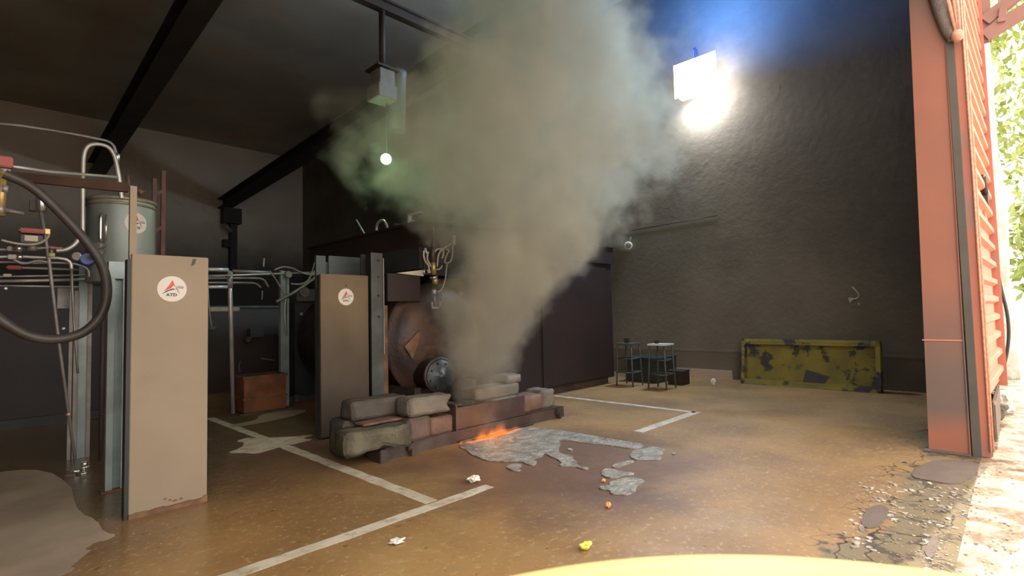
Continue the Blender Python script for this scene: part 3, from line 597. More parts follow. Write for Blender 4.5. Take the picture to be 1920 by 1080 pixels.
t = thing('rusty_crate', 'rusty orange metal crate on the floor behind the standpipe', 'crate', (2.98, 8.3, 0))
a = PF(453, 778); c = PF(510, 766)
boxes('body', m_crate, t, ((a.x+.02, 8.05, .02), (a.x+.62, 8.5, .54)), bev=.01)
boxes('band', m_rustedge, t, ((a.x, 8.035, .2), (a.x+.64, 8.52, .23)), ((a.x, 8.035, .50), (a.x+.64, 8.52, .54)))
boxes('skid', m_grey, t, ((a.x-.06, 8.0, 0), (a.x+.7, 8.06, .02)))
t = thing('floor_rail', 'low grey rail on the floor between crate and brown panel', 'rail', (3.6, 8.7, 0))
boxes('bar', m_grey, t, ((3.0, 8.62, 0), (5.0, 8.74, .08)), bev=.01)
boxes('stop', m_grey, t, ((3.7, 8.55, .0), (3.78, 8.62, .12)))

# ------------------------------------------------------------------ furnace with hood
t = thing('furnace', 'big dark maroon furnace with a steel hood standing behind the smoke', 'furnace', (5.6, 6.8, 0))
boxes('hood', m_hood, t, ((4.12, 5.58, 2.27), (8.62, 8.9, 2.60)), ((4.08, 5.55, 2.585), (8.65, 8.93, 2.615)))
boxes('housing', m_hood, t, ((5.3, 5.62, .12), (8.60, 8.8, 2.27)), bev=.01)
boxes('side_sheet', m_dgrey, t, ((4.10, 5.64, 1.98), (4.16, 8.6, 2.27)), ((4.16, 5.62, 1.90), (5.3, 5.66, 2.27)))
boxes('door_panel', m_hood, t, ((6.5, 5.60, .15), (8.4, 5.62, 2.2)), bev=.006)
g = MB(); vr = .76; vx, vz = 4.46, 1.02
g.lathe((vx, 8.45, vz), (0, -1, 0), [(0, vr), (2.55, vr), (2.62, vr+.03), (2.66, vr+.03), (2.67, vr*.99), (2.76, vr*.93), (2.86, vr*.72), (2.92, vr*.45), (2.94, vr*.15), (2.94, 0)], n=64)
g.build('vessel', m_rust, t)
px_, pz_ = 4.16, .60
g = MB(); g.lathe((px_+.03, 5.67, pz_), (-.12, -1, .02), [(0, .20), (.33, .20), (.34, .225), (.38, .225), (.382, .20)], n=40); fl = g.build('port_flange', m_base, t)
g = MB(); g.lathe((px_-.02, 5.288, pz_), (-.12, -1, .02), [(0, .20), (.015, .195), (.02, .12), (.03, .11), (.035, .05), (.07, .045), (.075, 0)], n=40); g.build('port_cover', mat('slate steel cover', (.10, .115, .115), (.06, .065, .065), .4, .5, scale=9, bump=.3, c3=(.2, .2, .19), s3=14), t)
g = MB()
for k in range(8):
    a = k*math.pi/4+.3; g.lathe((px_-.02+.16*math.cos(a), 5.275, pz_+.16*math.sin(a)), (-.12, -1, .02), [(0, .014), (.025, .014)], n=6)
g.build('bolts', m_base, t)
# patch plates on the vessel
g = MB(); g.prism([(3.80, 5.575, .98), (4.02, 5.545, 1.18), (3.98, 5.54, 1.0), (3.90, 5.56, .82)], (0, -.02, 0)); g.build('patch_plate', m_rustedge, t)
boxes('bracket_box', m_hood, t, ((3.60, 5.62, 1.55), (4.10, 5.75, 1.90)), bev=.006)
g = MB(); g.prism([(3.72, 5.60, 1.905), (4.14, 5.60, 1.88), (4.14, 5.60, 1.965)], (0, .02, 0)); g.build('daylight_plate', m_cream, t)  # pale plate painted in for daylight through a gap
boxes('saddle', m_base, t, ((3.9, 5.5, 0), (4.0, 7.9, .45)), ((4.85, 5.5, 0), (4.95, 7.9, .45)), ((5.4, 5.7, 0), (8.5, 5.8, .12)), ((5.4, 8.6, 0), (8.5, 8.7, .12)))
boxes('hood_bracket', m_grey, t, ((4.13, 5.54, 2.30), (4.2, 5.575, 2.34)), ((4.26, 5.54, 2.3), (4.3, 5.575, 2.34)))
# steel column
t = thing('steel_column', 'dark grey bolted steel column right of the brown panel', 'column', (3.45, 5.7, 0))
boxes('flange', m_grey, t, ((3.36, 5.60, .02), (3.52, 5.62, 2.14)))
boxes('web', m_dgrey, t, ((3.43, 5.62, .02), (3.45, 5.84, 2.14)), ((3.36, 5.84, .02), (3.52, 5.86, 2.14)))
boxes('edge_strip', m_pipe2, t, ((3.518, 5.585, .9), (3.53, 5.60, 2.08)))
for z in (2.05, 1.85, 1.62, 1.36):
    MB().lathe((3.46, 5.60, z), (0, -1, 0), [(0, .016), (.014, .016), (.016, .01), (.03, .009)], n=6).build('bolt', m_base, t)
boxes('foot_plate', m_base, t, ((3.28, 5.52, 0), (3.6, 5.92, .02)))
tag(MB().box((3.58, 5.72, .0), (3.66, 5.76, 1.5)).build('brown_strut', m_rustedge), 'narrow rusty brown strut standing left of the round vessel', 'strut')
t = thing('backing_plate', 'dark blue-grey plate rising behind the brown panel top', 'plate', (3.15, 6.1, 0))
boxes('plate', mat('blue grey plate', (.06, .075, .075), (.045, .055, .055), .5), t, ((3.07, 6.1, .0), (3.62, 6.13, 2.13)), ((2.90, 6.08, 0), (3.02, 6.12, 2.12)))
boxes('rib', m_dgrey, t, ((3.02, 6.12, 0), (3.07, 6.14, 2.05)))

# bits on the hood
def hp_(x, y): return PX(x, y, 4.5)
tag(MB().tube([(4.3, 7.3, 2.615), (4.3, 7.6, 2.93)], .014).build('loose_rod', m_pipe2), 'thin rod leaning up from the furnace hood', 'rod')
pipe('hood_cable', [(4.3, 7.0, 2.63), (4.3, 7.0, 2.78), (4.3, 6.85, 2.83), (4.3, 6.75, 2.78), (4.3, 6.68, 2.64)], .02, m_pipe, 'pale cable arching on top of the furnace hood', 'cable', it=2)
tag(MB().box((4.25, 6.45, 2.615), (4.4, 6.62, 2.72), bev=.02).build('dark_fitting', m_dgrey), 'dark lump of fittings beside the pale cable on the hood', 'fitting')
t = thing('hood_clip', 'white clip-like bracket on the furnace hood near its corner', 'bracket', (4.3, 6.05, 2.615))
g = MB(); g.box((4.28, 5.85, 2.78), (4.33, 6.15, 2.80)); g.box((4.28, 6.12, 2.615), (4.33, 6.15, 2.80)); g.box((4.28, 6.0, 2.69), (4.33, 6.12, 2.705)); g.build('frame', m_cwhite, t)
boxes('block', m_dgrey, t, ((4.29, 5.88, 2.615), (4.34, 6.0, 2.77)), bev=.01)
tag(MB().box((4.2, 7.75, 2.615), (4.3, 8.0, 2.66), bev=.01).build('hood_scrap', m_pipe2), 'small grey scrap at the far left end of the hood', 'scrap')

# brass burner valve hanging from the hood corner
YV = 5.45
t = thing('gas_valve', 'brass valve train hanging from the furnace hood corner', 'gas valve', PY(817, 580, YV))
def vt(name, m, pts, r, n=14): return MB().tube([PY(x, y, YV) for x, y in pts], r, n).build(name, m, t)
vt('upper_tube', m_base, [(812, 455), (812, 492)], .035)
vt('rear_tube', m_base, [(824, 455), (824, 475)], .03)
vt('brass_body', m_brass, [(812, 490), (814, 515)], .032)
vt('collar', m_chrome, [(813, 518), (814, 522)], .05)
vt('ball_joint', m_brass, [(815, 521), (816, 527), (816, 533)], [.03, .042, .03])
vt('nozzle', m_pipe, [(814, 543), (814, 552)], [.03, .035])
vt('plunger', m_pipe2, [(814, 552), (816, 575)], .02)
vt('left_prong', m_pipe, [(810, 566), (811, 579)], .012)
vt('right_prong', m_pipe, [(824, 566), (826, 575)], .014)
vt('foot_ring', m_pipe, [(811, 577), (822, 577)], .012)
vt('left_fitting', m_chrome, [(795, 505), (795, 514)], .014)
vt('left_clamp', m_cream, [(803, 505), (805, 512)], .02)
for i, (pts, r) in enumerate([
    ([(795, 470), (794, 480), (797, 490), (805, 500), (804, 512)], .012),
    ([(797, 465), (800, 475)], .014), ([(803, 472), (800, 485), (808, 500)], .012),
    ([(815, 472), (820, 466), (830, 467), (832, 475), (829, 485)], .013),
    ([(820, 500), (821, 480), (826, 470), (838, 462), (850, 455), (852, 445)], .011),
    ([(850, 452), (848, 480), (845, 492), (833, 494), (836, 480), (844, 468), (835, 468)], .009),
    ([(838, 495), (835, 525), (828, 545), (820, 547)], .009),
    ([(826, 545), (832, 552), (830, 563), (825, 570)], .007),
    ([(818, 505), (825, 505), (829, 498)], .01)]):
    MB().tube(smooth_path([PY(x, y, YV-.02-.008*i) for x, y in pts]), r, 8).build('cable', m_cable, t)
MB().box(PY(848, 449, YV)-Vector((.0, .02, .07)), PY(853, 441, YV)+Vector((0, .01, 0)), bev=.005).build('cable_clip', m_cream, t)
vt('hanger', m_base, [(796, 442), (802, 440), (803, 430)], .012)
vt('hanger_bar', m_base, [(812, 455), (812, 425)], .015)
p = PY(862, 552, 5.35)
tag(MB().lathe(p, (0, -1, 0), [(0, .035), (.02, .045), (.03, .03)], n=20).build('round_window', m_pipe2), 'small round glass port hazy behind the smoke', 'port')

# ------------------------------------------------------------------ firebase: channel frame, blocks
t = thing('base_frame', 'sooty channel steel base frame on the floor under the blocks', 'base frame', (4.1, 4.5, 0))
def chan(y0, y1):
    g = MB(); g.box((2.72, y0, .0), (5.45, y1, .015)); g.box((2.72, y0, .0), (5.45, y0+.02, .13)); g.box((2.72, y0, .115), (5.45, y1, .13)); return g
chan(4.36, 4.5).build('front_channel', m_base, t); chan(5.0, 5.14).build('rear_channel', m_base, t)
boxes('cross_channel', m_base, t, ((2.72, 4.5, .0), (2.86, 5.0, .12)), ((5.3, 4.5, 0), (5.44, 5.0, .12)))
boxes('end_cap', m_base, t, ((2.66, 4.30, 0), (2.74, 4.52, .12)), bev=.006)
boxes('upright_plate', m_base, t, ((3.60, 4.34, .13), (3.625, 4.9, .40)), ((3.57, 4.32, .40), (3.68, 4.9, .415)))
boxes('lifting_lug', m_base, t, ((2.98, 4.31, .05), (3.06, 4.36, .12)), ((3.0, 4.29, .0), (3.04, 4.33, .07)), bev=.006)
boxes('lifting_lug', m_base, t, ((5.26, 4.31, .05), (5.34, 4.36, .13)), ((5.28, 4.29, .0), (5.32, 4.33, .07)), bev=.006)
boxes('front_plate', m_base, t, ((3.64, 4.38, .13), (4.72, 4.40, .36)))
g = MB(); g.tube([(3.63, 4.33, 0.012), (4.8, 4.33, .012)], .012); g.build('gas_pipe', m_base, t)

def rough_block(name, a, c, m, lab, rz=0, cat='block', amp=.012, seed=0, ry=0, chip=None, group=None):
    b = bmesh.new(); bmesh.ops.create_cube(b, size=1); a = Vector(a); c = Vector(c); d = c-a
    for v in b.verts: v.co = Vector((v.co.x*d.x, v.co.y*d.y, v.co.z*d.z))
    bmesh.ops.bevel(b, geom=list(b.edges), offset=min(d)*.07, segments=2, affect='EDGES')
    bmesh.ops.subdivide_edges(b, edges=[e for e in b.edges if e.calc_length() > .1], cuts=5, use_grid_fill=True)
    for v in b.verts:
        n = mnoise.noise_vector(v.co*9+Vector((seed*7, seed, 0))); v.co += n*amp
        if chip:
            q = Vector(chip[:3]); dd = (v.co-q).length
            if dd < chip[3]: v.co += (Vector((0, 0, 0))-v.co).normalized()*(chip[3]-dd)*.6
    ro = Matrix.Rotation(R(rz), 3, 'Z') @ Matrix.Rotation(R(ry), 3, 'Y')
    mb = MB(); me = bpy.data.meshes.new('t'); b.to_mesh(me); b.free(); mb.b.from_mesh(me)
    for v in mb.b.verts: v.co = ro@v.co+(a+c)/2
    for f in mb.b.faces: f.smooth = True
    o = mb.build(name, m); return tag(o, lab, cat, group)
rough_block('concrete_block', (2.98, 4.28, .37), (3.50, 4.53, .545), m_conc, 'pale concrete block on top at the front of the left stack', rz=-4, seed=1, chip=(.26, -.13, -.02, .1))
rough_block('concrete_block', (2.55, 4.58, .365), (3.15, 4.84, .545), mat('sooted block', (.10, .08, .062), (.07, .055, .045), .85, scale=4, bump=.4), 'dark sooted block lying behind the pale top block', rz=-2, seed=2)
rough_block('concrete_block', (2.32, 4.22, .14), (2.95, 4.52, .335), m_concg, 'broken mossy concrete block at the lower left of the stack', rz=-12, seed=3, amp=.03, chip=(.1, -.18, -.05, .16))
rough_block('firebrick', (2.98, 4.30, .13), (3.24, 4.6, .355), mat('dark firebrick', (.14, .09, .07), (.1, .065, .05), .8, scale=5, bump=.2), 'dark brown firebrick upright next to the mossy block', seed=4, amp=.005, cat='brick')
rough_block('firebrick', (3.26, 4.34, .13), (3.56, 4.7, .31), m_brick, 'small reddish firebrick tucked beneath the pale block', seed=5, amp=.005, cat='brick')
rough_block('firebrick', (2.55, 4.4, .345), (2.96, 4.6, .365), m_brick, 'flat broken pinkish tile on the mossy block', seed=6, amp=.004, cat='tile', ry=0)
rough_block('concrete_block', (2.5, 4.66, .0), (2.9, 5.0, .36), mat('sooted block', (.1, .08, .062)), 'shadowed sooty block at floor level behind the mossy block', seed=8, amp=.012)
rough_block('concrete_block', (3.0, 4.66, .13), (3.5, 5.0, .36), m_conc, 'lower concrete block carrying the dark sooted block', seed=9, amp=.01)
rough_block('concrete_block', (4.72, 4.42, .13), (5.1, 4.75, .33), m_brick, 'dusty reddish block low on the right stack', seed=10, amp=.008)
rough_block('concrete_block', (4.05, 4.5, .36), (4.75, 4.8, .50), m_conc, 'hazy concrete block on the right stack inside the smoke', seed=11, amp=.01)
rough_block('concrete_block', (4.25, 4.45, .13), (4.68, 4.8, .36), m_conc, 'lower concrete block of the right stack behind the plate', seed=15, amp=.01)
rough_block('concrete_block', (5.12, 4.45, .13), (5.38, 4.75, .36), m_conc, 'rounded grey block at the far right end of the frame', seed=12, amp=.015)
rough_block('concrete_block', (4.6, 4.55, .50), (4.85, 4.8, .60), m_conc, 'topmost small block of the right stack in the haze', seed=13, amp=.01)

# fire: small tongues of flame on the floor
def fire():
    m = bpy.data.materials.new('flame volume'); m.use_nodes = True; nt = m.node_tree; N = nt.nodes; Lk = nt.links; N.remove(N['Principled BSDF'])
    geo = N.new('ShaderNodeNewGeometry'); sp = N.new('ShaderNodeSeparateXYZ'); Lk.new(geo.outputs['Position'], sp.inputs[0])
    def ma(op, a, c=None, clamp=False):
        x = N.new('ShaderNodeMath'); x.operation = op; x.use_clamp = clamp
        for i, v in enumerate((a, c)):
            if v is None: continue
            if isinstance(v, (int, float)): x.inputs[i].default_value = v
            else: Lk.new(v, x.inputs[i])
        return x.outputs[0]
    n = N.new('ShaderNodeTexNoise'); n.inputs['Scale'].default_value = 7; n.inputs['Detail'].default_value = 3
    mp = N.new('ShaderNodeVectorMath'); mp.operation = 'MULTIPLY'; mp.inputs[1].default_value = (1, 1, .45); Lk.new(geo.outputs['Position'], mp.inputs[0]); Lk.new(mp.outputs[0], n.inputs['Vector'])
    # height of the flame bed along x: a low hump, ragged with noise
    hx = ma('SUBTRACT', 1.0, ma('ABSOLUTE', ma('DIVIDE', ma('SUBTRACT', sp.outputs['X'], 4.0), .50)), True)
    hy = ma('SUBTRACT', 1.0, ma('ABSOLUTE', ma('DIVIDE', ma('SUBTRACT', sp.outputs['Y'], 4.20), .14)), True)
    hh = ma('MULTIPLY', ma('MULTIPLY', ma('POWER', hx, .6), hy), ma('MULTIPLY', ma('SUBTRACT', n.outputs['Fac'], .25), .60))
    f = ma('SUBTRACT', 1.0, ma('DIVIDE', sp.outputs['Z'], ma('MAXIMUM', hh, .001)), True)
    em = N.new('ShaderNodeEmission'); em.inputs[0].default_value = (1, .22, .015, 1); Lk.new(ma('MULTIPLY', f, 9.0), em.inputs[1]); Lk.new(em.outputs[0], N['Material Output'].inputs['Volume'])
    g = MB(); g.tube([(3.52, 4.2, .09), (3.7, 4.2, .12), (4.0, 4.2, .14), (4.3, 4.2, .12), (4.5, 4.2, .09)], [.06, .11, .13, .11, .06], 14)
    tag(g.build('fire', m), 'low orange flames licking the floor in front of the base frame', 'fire', kind='stuff')
fire()
light('fire_glow', 'POINT', (4.0, 4.15, .22), 2.5, (1, .35, .05), size=.12)

# ------------------------------------------------------------------ floor marks
def strip(pts, wdt, name, lab):
    a, c = Vector(pts[0]), Vector(pts[1]); d = (c-a).normalized(); n = Vector((-d.y, d.x, 0))*wdt/2; N_ = max(8, int((c-a).length/.12)); random.seed(int(a.x*100+a.y*10))
    L_ = [a.lerp(c, i/N_)+n*(1+random.uniform(-.14, .08)) for i in range(N_+1)]; R_ = [a.lerp(c, i/N_)-n*(1+random.uniform(-.14, .08)) for i in range(N_, -1, -1)]
    g = MB(); g.prism(L_+R_, (0, 0, .002)); return tag(g.build(name, m_tape), lab, 'floor tape')
strip([(1.0-.35, 3.07, .001), (2.88, 3.07, .001)], .105, 'tape_line', 'worn white tape line at the bottom left, nearest the camera')
strip([(2.36, 3.14, .001), (2.36, 8.2, .001)], .115, 'tape_line', 'white tape line running back to the crossing pale patch')
strip([(6.70, 3.14, .001), (6.70, 6.2, .001)], .10, 'tape_line', 'long white tape line on the right side behind the smoke')
strip([(5.25, 3.14, .001), (6.74, 3.14, .001)], .12, 'tape_line', 'short white tape line joining at the right-hand corner')
def patch(pix, name, m, lab, cat, th=.006, amp=.012, z=.0015, it=2, fn=None):
    P = [PF(*p) for p in pix]
    P = smooth_path([(p.x, p.y, z) for p in P], it, closed=True)
    P = [p+Vector((mnoise.noise(p*14), mnoise.noise(p*14+Vector((9, 9, 9))), 0))*amp for p in P]
    g = MB(); g.prism(P, (0, 0, th)); return tag(g.build(name, m), lab, cat)
fc = lambda L_: [(840+x/3.6, 760+y/3.6) for x, y in L_]
foams = [
 ([(60,285),(130,250),(270,230),(380,215),(430,170),(530,150),(700,165),(880,190),(1050,225),(1230,250),(1335,270),(1290,300),(1180,290),(1050,265),(920,260),(800,235),(740,240),(765,260),(745,295),(750,330),(845,345),(845,370),(875,390),(870,410),(955,425),(940,438),(890,430),(860,415),(740,415),(770,395),(730,360),(690,350),(650,325),(640,350),(560,370),(605,380),(590,408),(545,408),(490,380),(390,385),(270,380),(160,340),(120,300)], 'large grey foam patch spreading out from the flames'),
 ([(385,420),(430,400),(510,400),(480,425),(495,450),(440,448)], 'small heart-shaped foam patch left below the large one'),
 ([(1225,340),(1250,310),(1320,300),(1370,280),(1475,298),(1440,310),(1455,335),(1400,345),(1445,355),(1440,372),(1370,372),(1250,372)], 'frayed foam patch at the right end of the large one'),
 ([(1100,415),(1170,385),(1230,375),(1265,385),(1180,410),(1130,430)], 'slim slanting foam patch linking the right-hand patches'),
 ([(1045,435),(1100,430),(1150,450),(1255,460),(1250,472),(1180,480),(1130,500),(1070,490),(1030,470)], 'narrow foam patch just above the orange scrap'),
 ([(1090,525),(1150,500),(1260,490),(1330,510),(1310,535),(1270,545),(1270,590),(1200,615),(1090,600),(1100,580),(1020,570),(1020,548),(1100,545)], 'front foam patch nearest the camera beside the orange scrap'),
 ([(800,300),(830,295),(850,305),(820,310)], 'tiny foam spot in the red wet area'),
 ([(1505,330),(1530,322),(1550,330),(1525,338)], 'tiny foam spot right of the frayed patch'),
]
for P_, lab in foams: patch(fc(P_), 'foam_patch', m_foam, lab, 'foam patch', .008, .012)
f5 = lambda L_: [(380+x/3.375, 560+y/3.375) for x, y in L_]
patch(f5([(145,980),(250,945),(270,910),(205,905),(290,880),(330,885),(440,880),(560,875),(720,860),(620,885),(700,895),(600,915),(500,935),(420,960),(330,985),(250,975)]), 'pale_sheen_patch', m_tape, 'pale star-shaped patch where the tape lines cross', 'floor patch', .002, .02, it=1)  # pale colour painted in for reflective puddle and tape
patch(f5([(150,805),(340,770),(360,735),(500,710),(640,700),(655,720),(550,750),(350,790),(200,815)]), 'pale_sheen_patch', m_film, 'long grey puddle sheen painted on the floor before the rusty crate', 'floor patch', .002, .03, it=1)  # grey colour painted in for a puddle's reflection
patch([(-60,900),(0,885),(60,880),(110,890),(140,925),(150,965),(178,975),(200,1001),(222,1002),(191,1017),(178,1016),(158,1031),(171,1033),(133,1062),(138,1067),(110,1085),(100,1140),(-120,1140)], 'dry_film', m_film, 'dry greyish area of floor in the bottom left corner', 'floor patch', .0015, .03, it=1)
patch([(1612,985),(1625,955),(1650,946),(1668,955),(1662,975),(1645,990),(1625,992)], 'mud_and_shade_slab', m_mud_shade, 'small brown dried mud slab left of the threshold cracks', 'mud patch', .006, .01)
patch([(1735,868),(1780,862),(1838,868),(1830,890),(1812,903),(1790,910),(1745,903),(1700,893)], 'mud_and_shade_slab', m_mud_shade, 'brown mud and painted shade at the foot of the red column', 'mud patch', .006, .01)  # brown here also paints in the shade by the column foot
patch([(1730,1040),(1745,1010),(1760,1005),(1757,1035),(1745,1050)], 'mud_and_shade_slab', m_mud_shade, 'narrow brown mud strip near the sunny threshold', 'mud patch', .006, .01)

def crumple(name, px, py, s, m, lab, cat, seed, flatz=.55, zz=0):
    p = PF(px, py, zz); b = bmesh.new(); bmesh.ops.create_icosphere(b, subdivisions=3, radius=1)
    for v in b.verts:
        n = mnoise.noise(v.co*1.7+Vector((seed*3.1, seed, 0))); n2 = mnoise.cell(v.co*2.2+Vector((seed, 0, seed))); v.co *= (.75+.6*n+.18*n2); v.co.z *= flatz
    mz = min(v.co.z for v in b.verts); mb = MB(); me = bpy.data.meshes.new('t'); b.to_mesh(me); b.free(); mb.b.from_mesh(me)
    for v in mb.b.verts: v.co = Vector((v.co.x*s, v.co.y*s*.8, (v.co.z-mz)*s*.9))+p
    return tag(mb.build(name, m), lab, cat)
crumple('paper_scrap', 888, 905, .062, m_paper, 'crumpled white paper left below the large foam patch', 'paper scrap', 1)
crumple('paper_scrap', 744, 1018, .05, m_paper, 'flattened off-white paper nearest the long tape line end', 'paper scrap', 2, .25)
crumple('paper_scrap', 1098, 1030, .046, m_ylw, 'crumpled bright yellow paper just above the yellow drum', 'paper scrap', 3, .5)
crumple('paper_scrap', 1141, 952, .026, m_org, 'small peach-coloured scrap below the front foam patch', 'paper scrap', 4, .8)
crumple('paper_scrap', 1132, 904, .022, m_org, 'tiny orange scrap touching the foam patches', 'paper scrap', 5, .7)
crumple('white_lump', 1338, 722, .05, m_cwhite, 'small white lump on the floor left of the yellow tray', 'lump', 6, 1.4)
random.seed(11)
g = MB()
def chip_at(p, s):
    n = random.randint(4, 6); ph = random.random()*6
    g.prism([(p.x+s*math.cos(ph+2*math.pi*k/n)*random.uniform(.6, 1.2), p.y+s*math.sin(ph+2*math.pi*k/n)*random.uniform(.5, 1.), .001) for k in range(n)], (0, 0, s*random.uniform(.12, .35)))
for _ in range(360):
    px = random.uniform(1590, 1915); py = random.uniform(870, 1079)
    lim = 1740-(py-870)*.45
    if px < lim+random.gauss(-20, 40): continue
    p = PF(px, py); chip_at(p, random.uniform(.003, .012) if p.length < 5 else random.uniform(.005, .015))
for _ in range(420):
    cx_, cy_, sx_, sy_ = random.choice(((1640, 925, 26, 14), (1655, 960, 34, 8), (1615, 1000, 22, 18), (1745, 1040, 14, 26), (1790, 935, 30, 16), (1720, 915, 30, 10), (1760, 985, 24, 26)))
    p = PF(random.gauss(cx_, sx_), min(1100, random.gauss(cy_, sy_))); chip_at(p, random.choice((.004, .007, .011, .02)))
for _ in range(260): chip_at(Vector((random.uniform(.8, 5.5), random.gauss(1.6, .9), 0)) if random.random() < .8 else PF(random.uniform(20, 420), random.uniform(950, 1070)), random.uniform(.002, .006))
tag(g.build('gravel_chips', m_chip), 'scattered pale grit and stone chips across the threshold floor', 'gravel', kind='stuff')

# ------------------------------------------------------------------ right side objects
def stool(c, lab, plate, seed, topm):
    c = Vector((c[0], c[1], 0)); t = thing('stool', lab, 'stool', c, 'stools by the right wall'); h = .78; w_ = .17
    MB().box(c+Vector((-w_, -w_, h-.03)), c+Vector((w_, w_, h)), bev=.006).build('seat', topm, t)
    for sx in (-1, 1):
        for sy in (-1, 1):
            MB().tube([c+Vector((sx*(w_-.03), sy*(w_-.03), h-.03)), c+Vector((sx*(w_+.0), sy*(w_+.0), 0))], .014).build('leg', m_grey, t)
    g = MB()
    for z in (.25, .5):
        k = w_-.03+.03*(1-z/h)
        for a, b2 in (((-k, -k), (k, -k)), ((k, -k), (k, k)), ((k, k), (-k, k)), ((-k, k), (-k, -k))): g.tube([c+Vector((*a, z)), c+Vector((*b2, z))], .01)
    g.build('stretcher', m_grey, t)
    return t
stool((8.45, 5.2), 'dim metal stool further left, close to the furnace', False, 1, m_grey)
stool((8.45, 4.55), 'metal stool with a pale seat right of the dim stool', True, 2, m_cwhite)
tag(boxes('small_can', m_dgrey, None, ((8.40, 5.18, .78), (8.48, 5.27, .87)), bev=.01), 'small dark can on the dim stool', 'can')
tag(boxes('small_can', m_dgrey, None, ((8.40, 4.58, .78), (8.46, 4.65, .84)), bev=.008), 'small dark can on the pale-seated stool', 'can')
t = thing('side_cabinet', 'low dark cabinet behind the two stools', 'cabinet', (9.3, 5.1, 0)); boxes('body', m_dgrey, t, ((8.95, 4.9, 0), (9.7, 5.6, .45)), bev=.01); boxes('lid', m_dgrey, t, ((8.93, 4.88, .45), (9.72, 5.62, .47)))
t = thing('maroon_box', 'small maroon box on the floor beside the pale-seated stool', 'box', (9.1, 4.55, 0)); boxes('body', m_hood, t, ((8.95, 4.42, 0), (9.25, 4.7, .24)), bev=.006); boxes('lid', m_dgrey, t, ((8.94, 4.41, .24), (9.26, 4.71, .26)))

# yellow tray leaning against the wall
t = thing('yellow_tray', 'chipped yellow metal tray standing on edge against the right wall', 'tray', (9.85, 2.65, 0))
y0, y1, H_ = 1.58, 3.70, .82
tilt = Matrix.Rotation(R(9), 3, 'Y'); piv = (9.78, 0, 0)
def tb(name, m, *bs):
    g = MB()
    for a, c in bs: g.box(a, c, rot=tilt, piv=piv, bev=.006)
    return g.build(name, m, t)
tb('back_sheet', m_yel, ((9.92, y0+.03, .06), (9.94, y1-.03, H_-.05)))
tb('top_rim', m_yel, ((9.78, y0, H_-.06), (9.95, y1, H_)), ((9.78, y0, H_-.10), (9.80, y1, H_-.06)))
tb('bottom_rim', m_yel, ((9.78, y0, 0), (9.95, y1, .06)), ((9.78, y0, .06), (9.80, y1, .10)))
tb('side_rim', m_yel, ((9.78, y0, .0), (9.95, y0+.07, H_)))
tb('side_rim', m_yel, ((9.78, y1-.06, 0), (9.95, y1, H_)))
g = MB(); g.prism([tilt@(Vector(p)-Vector(piv))+Vector(piv) for p in ((9.915, 2.72, .08), (9.915, 2.40, .08), (9.915, 2.30, .22), (9.915, 2.66, .32))], (-.004, 0, 0)); g.build('bare_patch', mat('grey bare metal', (.07, .062, .065), (.055, .05, .052), .6), t)
# wall camera
p = PX(1176, 460, XR-.18)
t = thing('security_camera', 'small white ball security camera on the right wall beside the smoke', 'security camera', p+Vector((.18, 0, .1)))
g = MB(); g.lathe(p+Vector((.05, 0, 0)), (-1, -.5, -.1), [(-.09, .02), (-.08, .06), (-.04, .085), (0, .09), (.03, .08), (.04, .06)], n=24); g.build('ball', m_cwhite, t)
MB().lathe(p+Vector((.05, 0, 0))+Vector((-1, -.5, -.1)).normalized()*.035, (-1, -.5, -.1), [(0, .065), (.012, .06), (.015, 0)], n=24).build('lens', m_black, t)
g = MB(); g.tube([p+Vector((.1, 0, .03)), p+Vector((.12, .0, .12)), p+Vector((.17, 0, .2))], .025); g.box(p+Vector((.1, .0, .12)), p+Vector((.18, .22, .28)), bev=.01); g.build('mount', m_grey, t)
pipe('wall_conduit', [PX(1186, 432, XR-.02), PX(1345, 404, XR-.02)], .008, m_dgrey, 'thin dark conduit line running along the right wall', it=0)
# wall hose stub
t = thing('wall_hook', 'small pale hooked nozzle on the right wall above the yellow tray', 'hook', PX(1600, 556, XR-.03))
MB().tube(smooth_path([PX(1598, 538, XR-.03), PX(1606, 546, XR-.03), PX(1611, 553, XR-.03), (PX(1608, 560, XR-.03)), PX(1599, 561, XR-.03)]), .011).build('hook', m_pipe, t)
MB().prism([PX(1590, 558, XR-.05), PX(1599, 558, XR-.05), PX(1599, 562, XR-.05), PX(1593, 568, XR-.05)], (.03, 0, 0)).build('cup', m_pipe, t)
tag(MB().box(PX(1609, 572, XR-.03), PX(1611, 567, XR-.0), bev=.003).build('wall_peg', m_pipe), 'tiny pale peg below the hooked nozzle', 'peg')
for i, (x, y) in enumerate(((762, 330), (762, 362))):
    pass
t = thing('wall_switch', 'small dark switch with a cable below the greenish lamp', 'switch', PX(761, 352, XR)); p = PX(761, 352, XR-.06)
MB().box(p-Vector((0, .12, .2)), p+Vector((.06, .12, .2)), bev=.01).build('body', m_dgrey, t); MB().tube([p+Vector((.03, 0, .2)), p+Vector((.03, 0, 1.0))], .03).build('cable', m_dgrey, t)

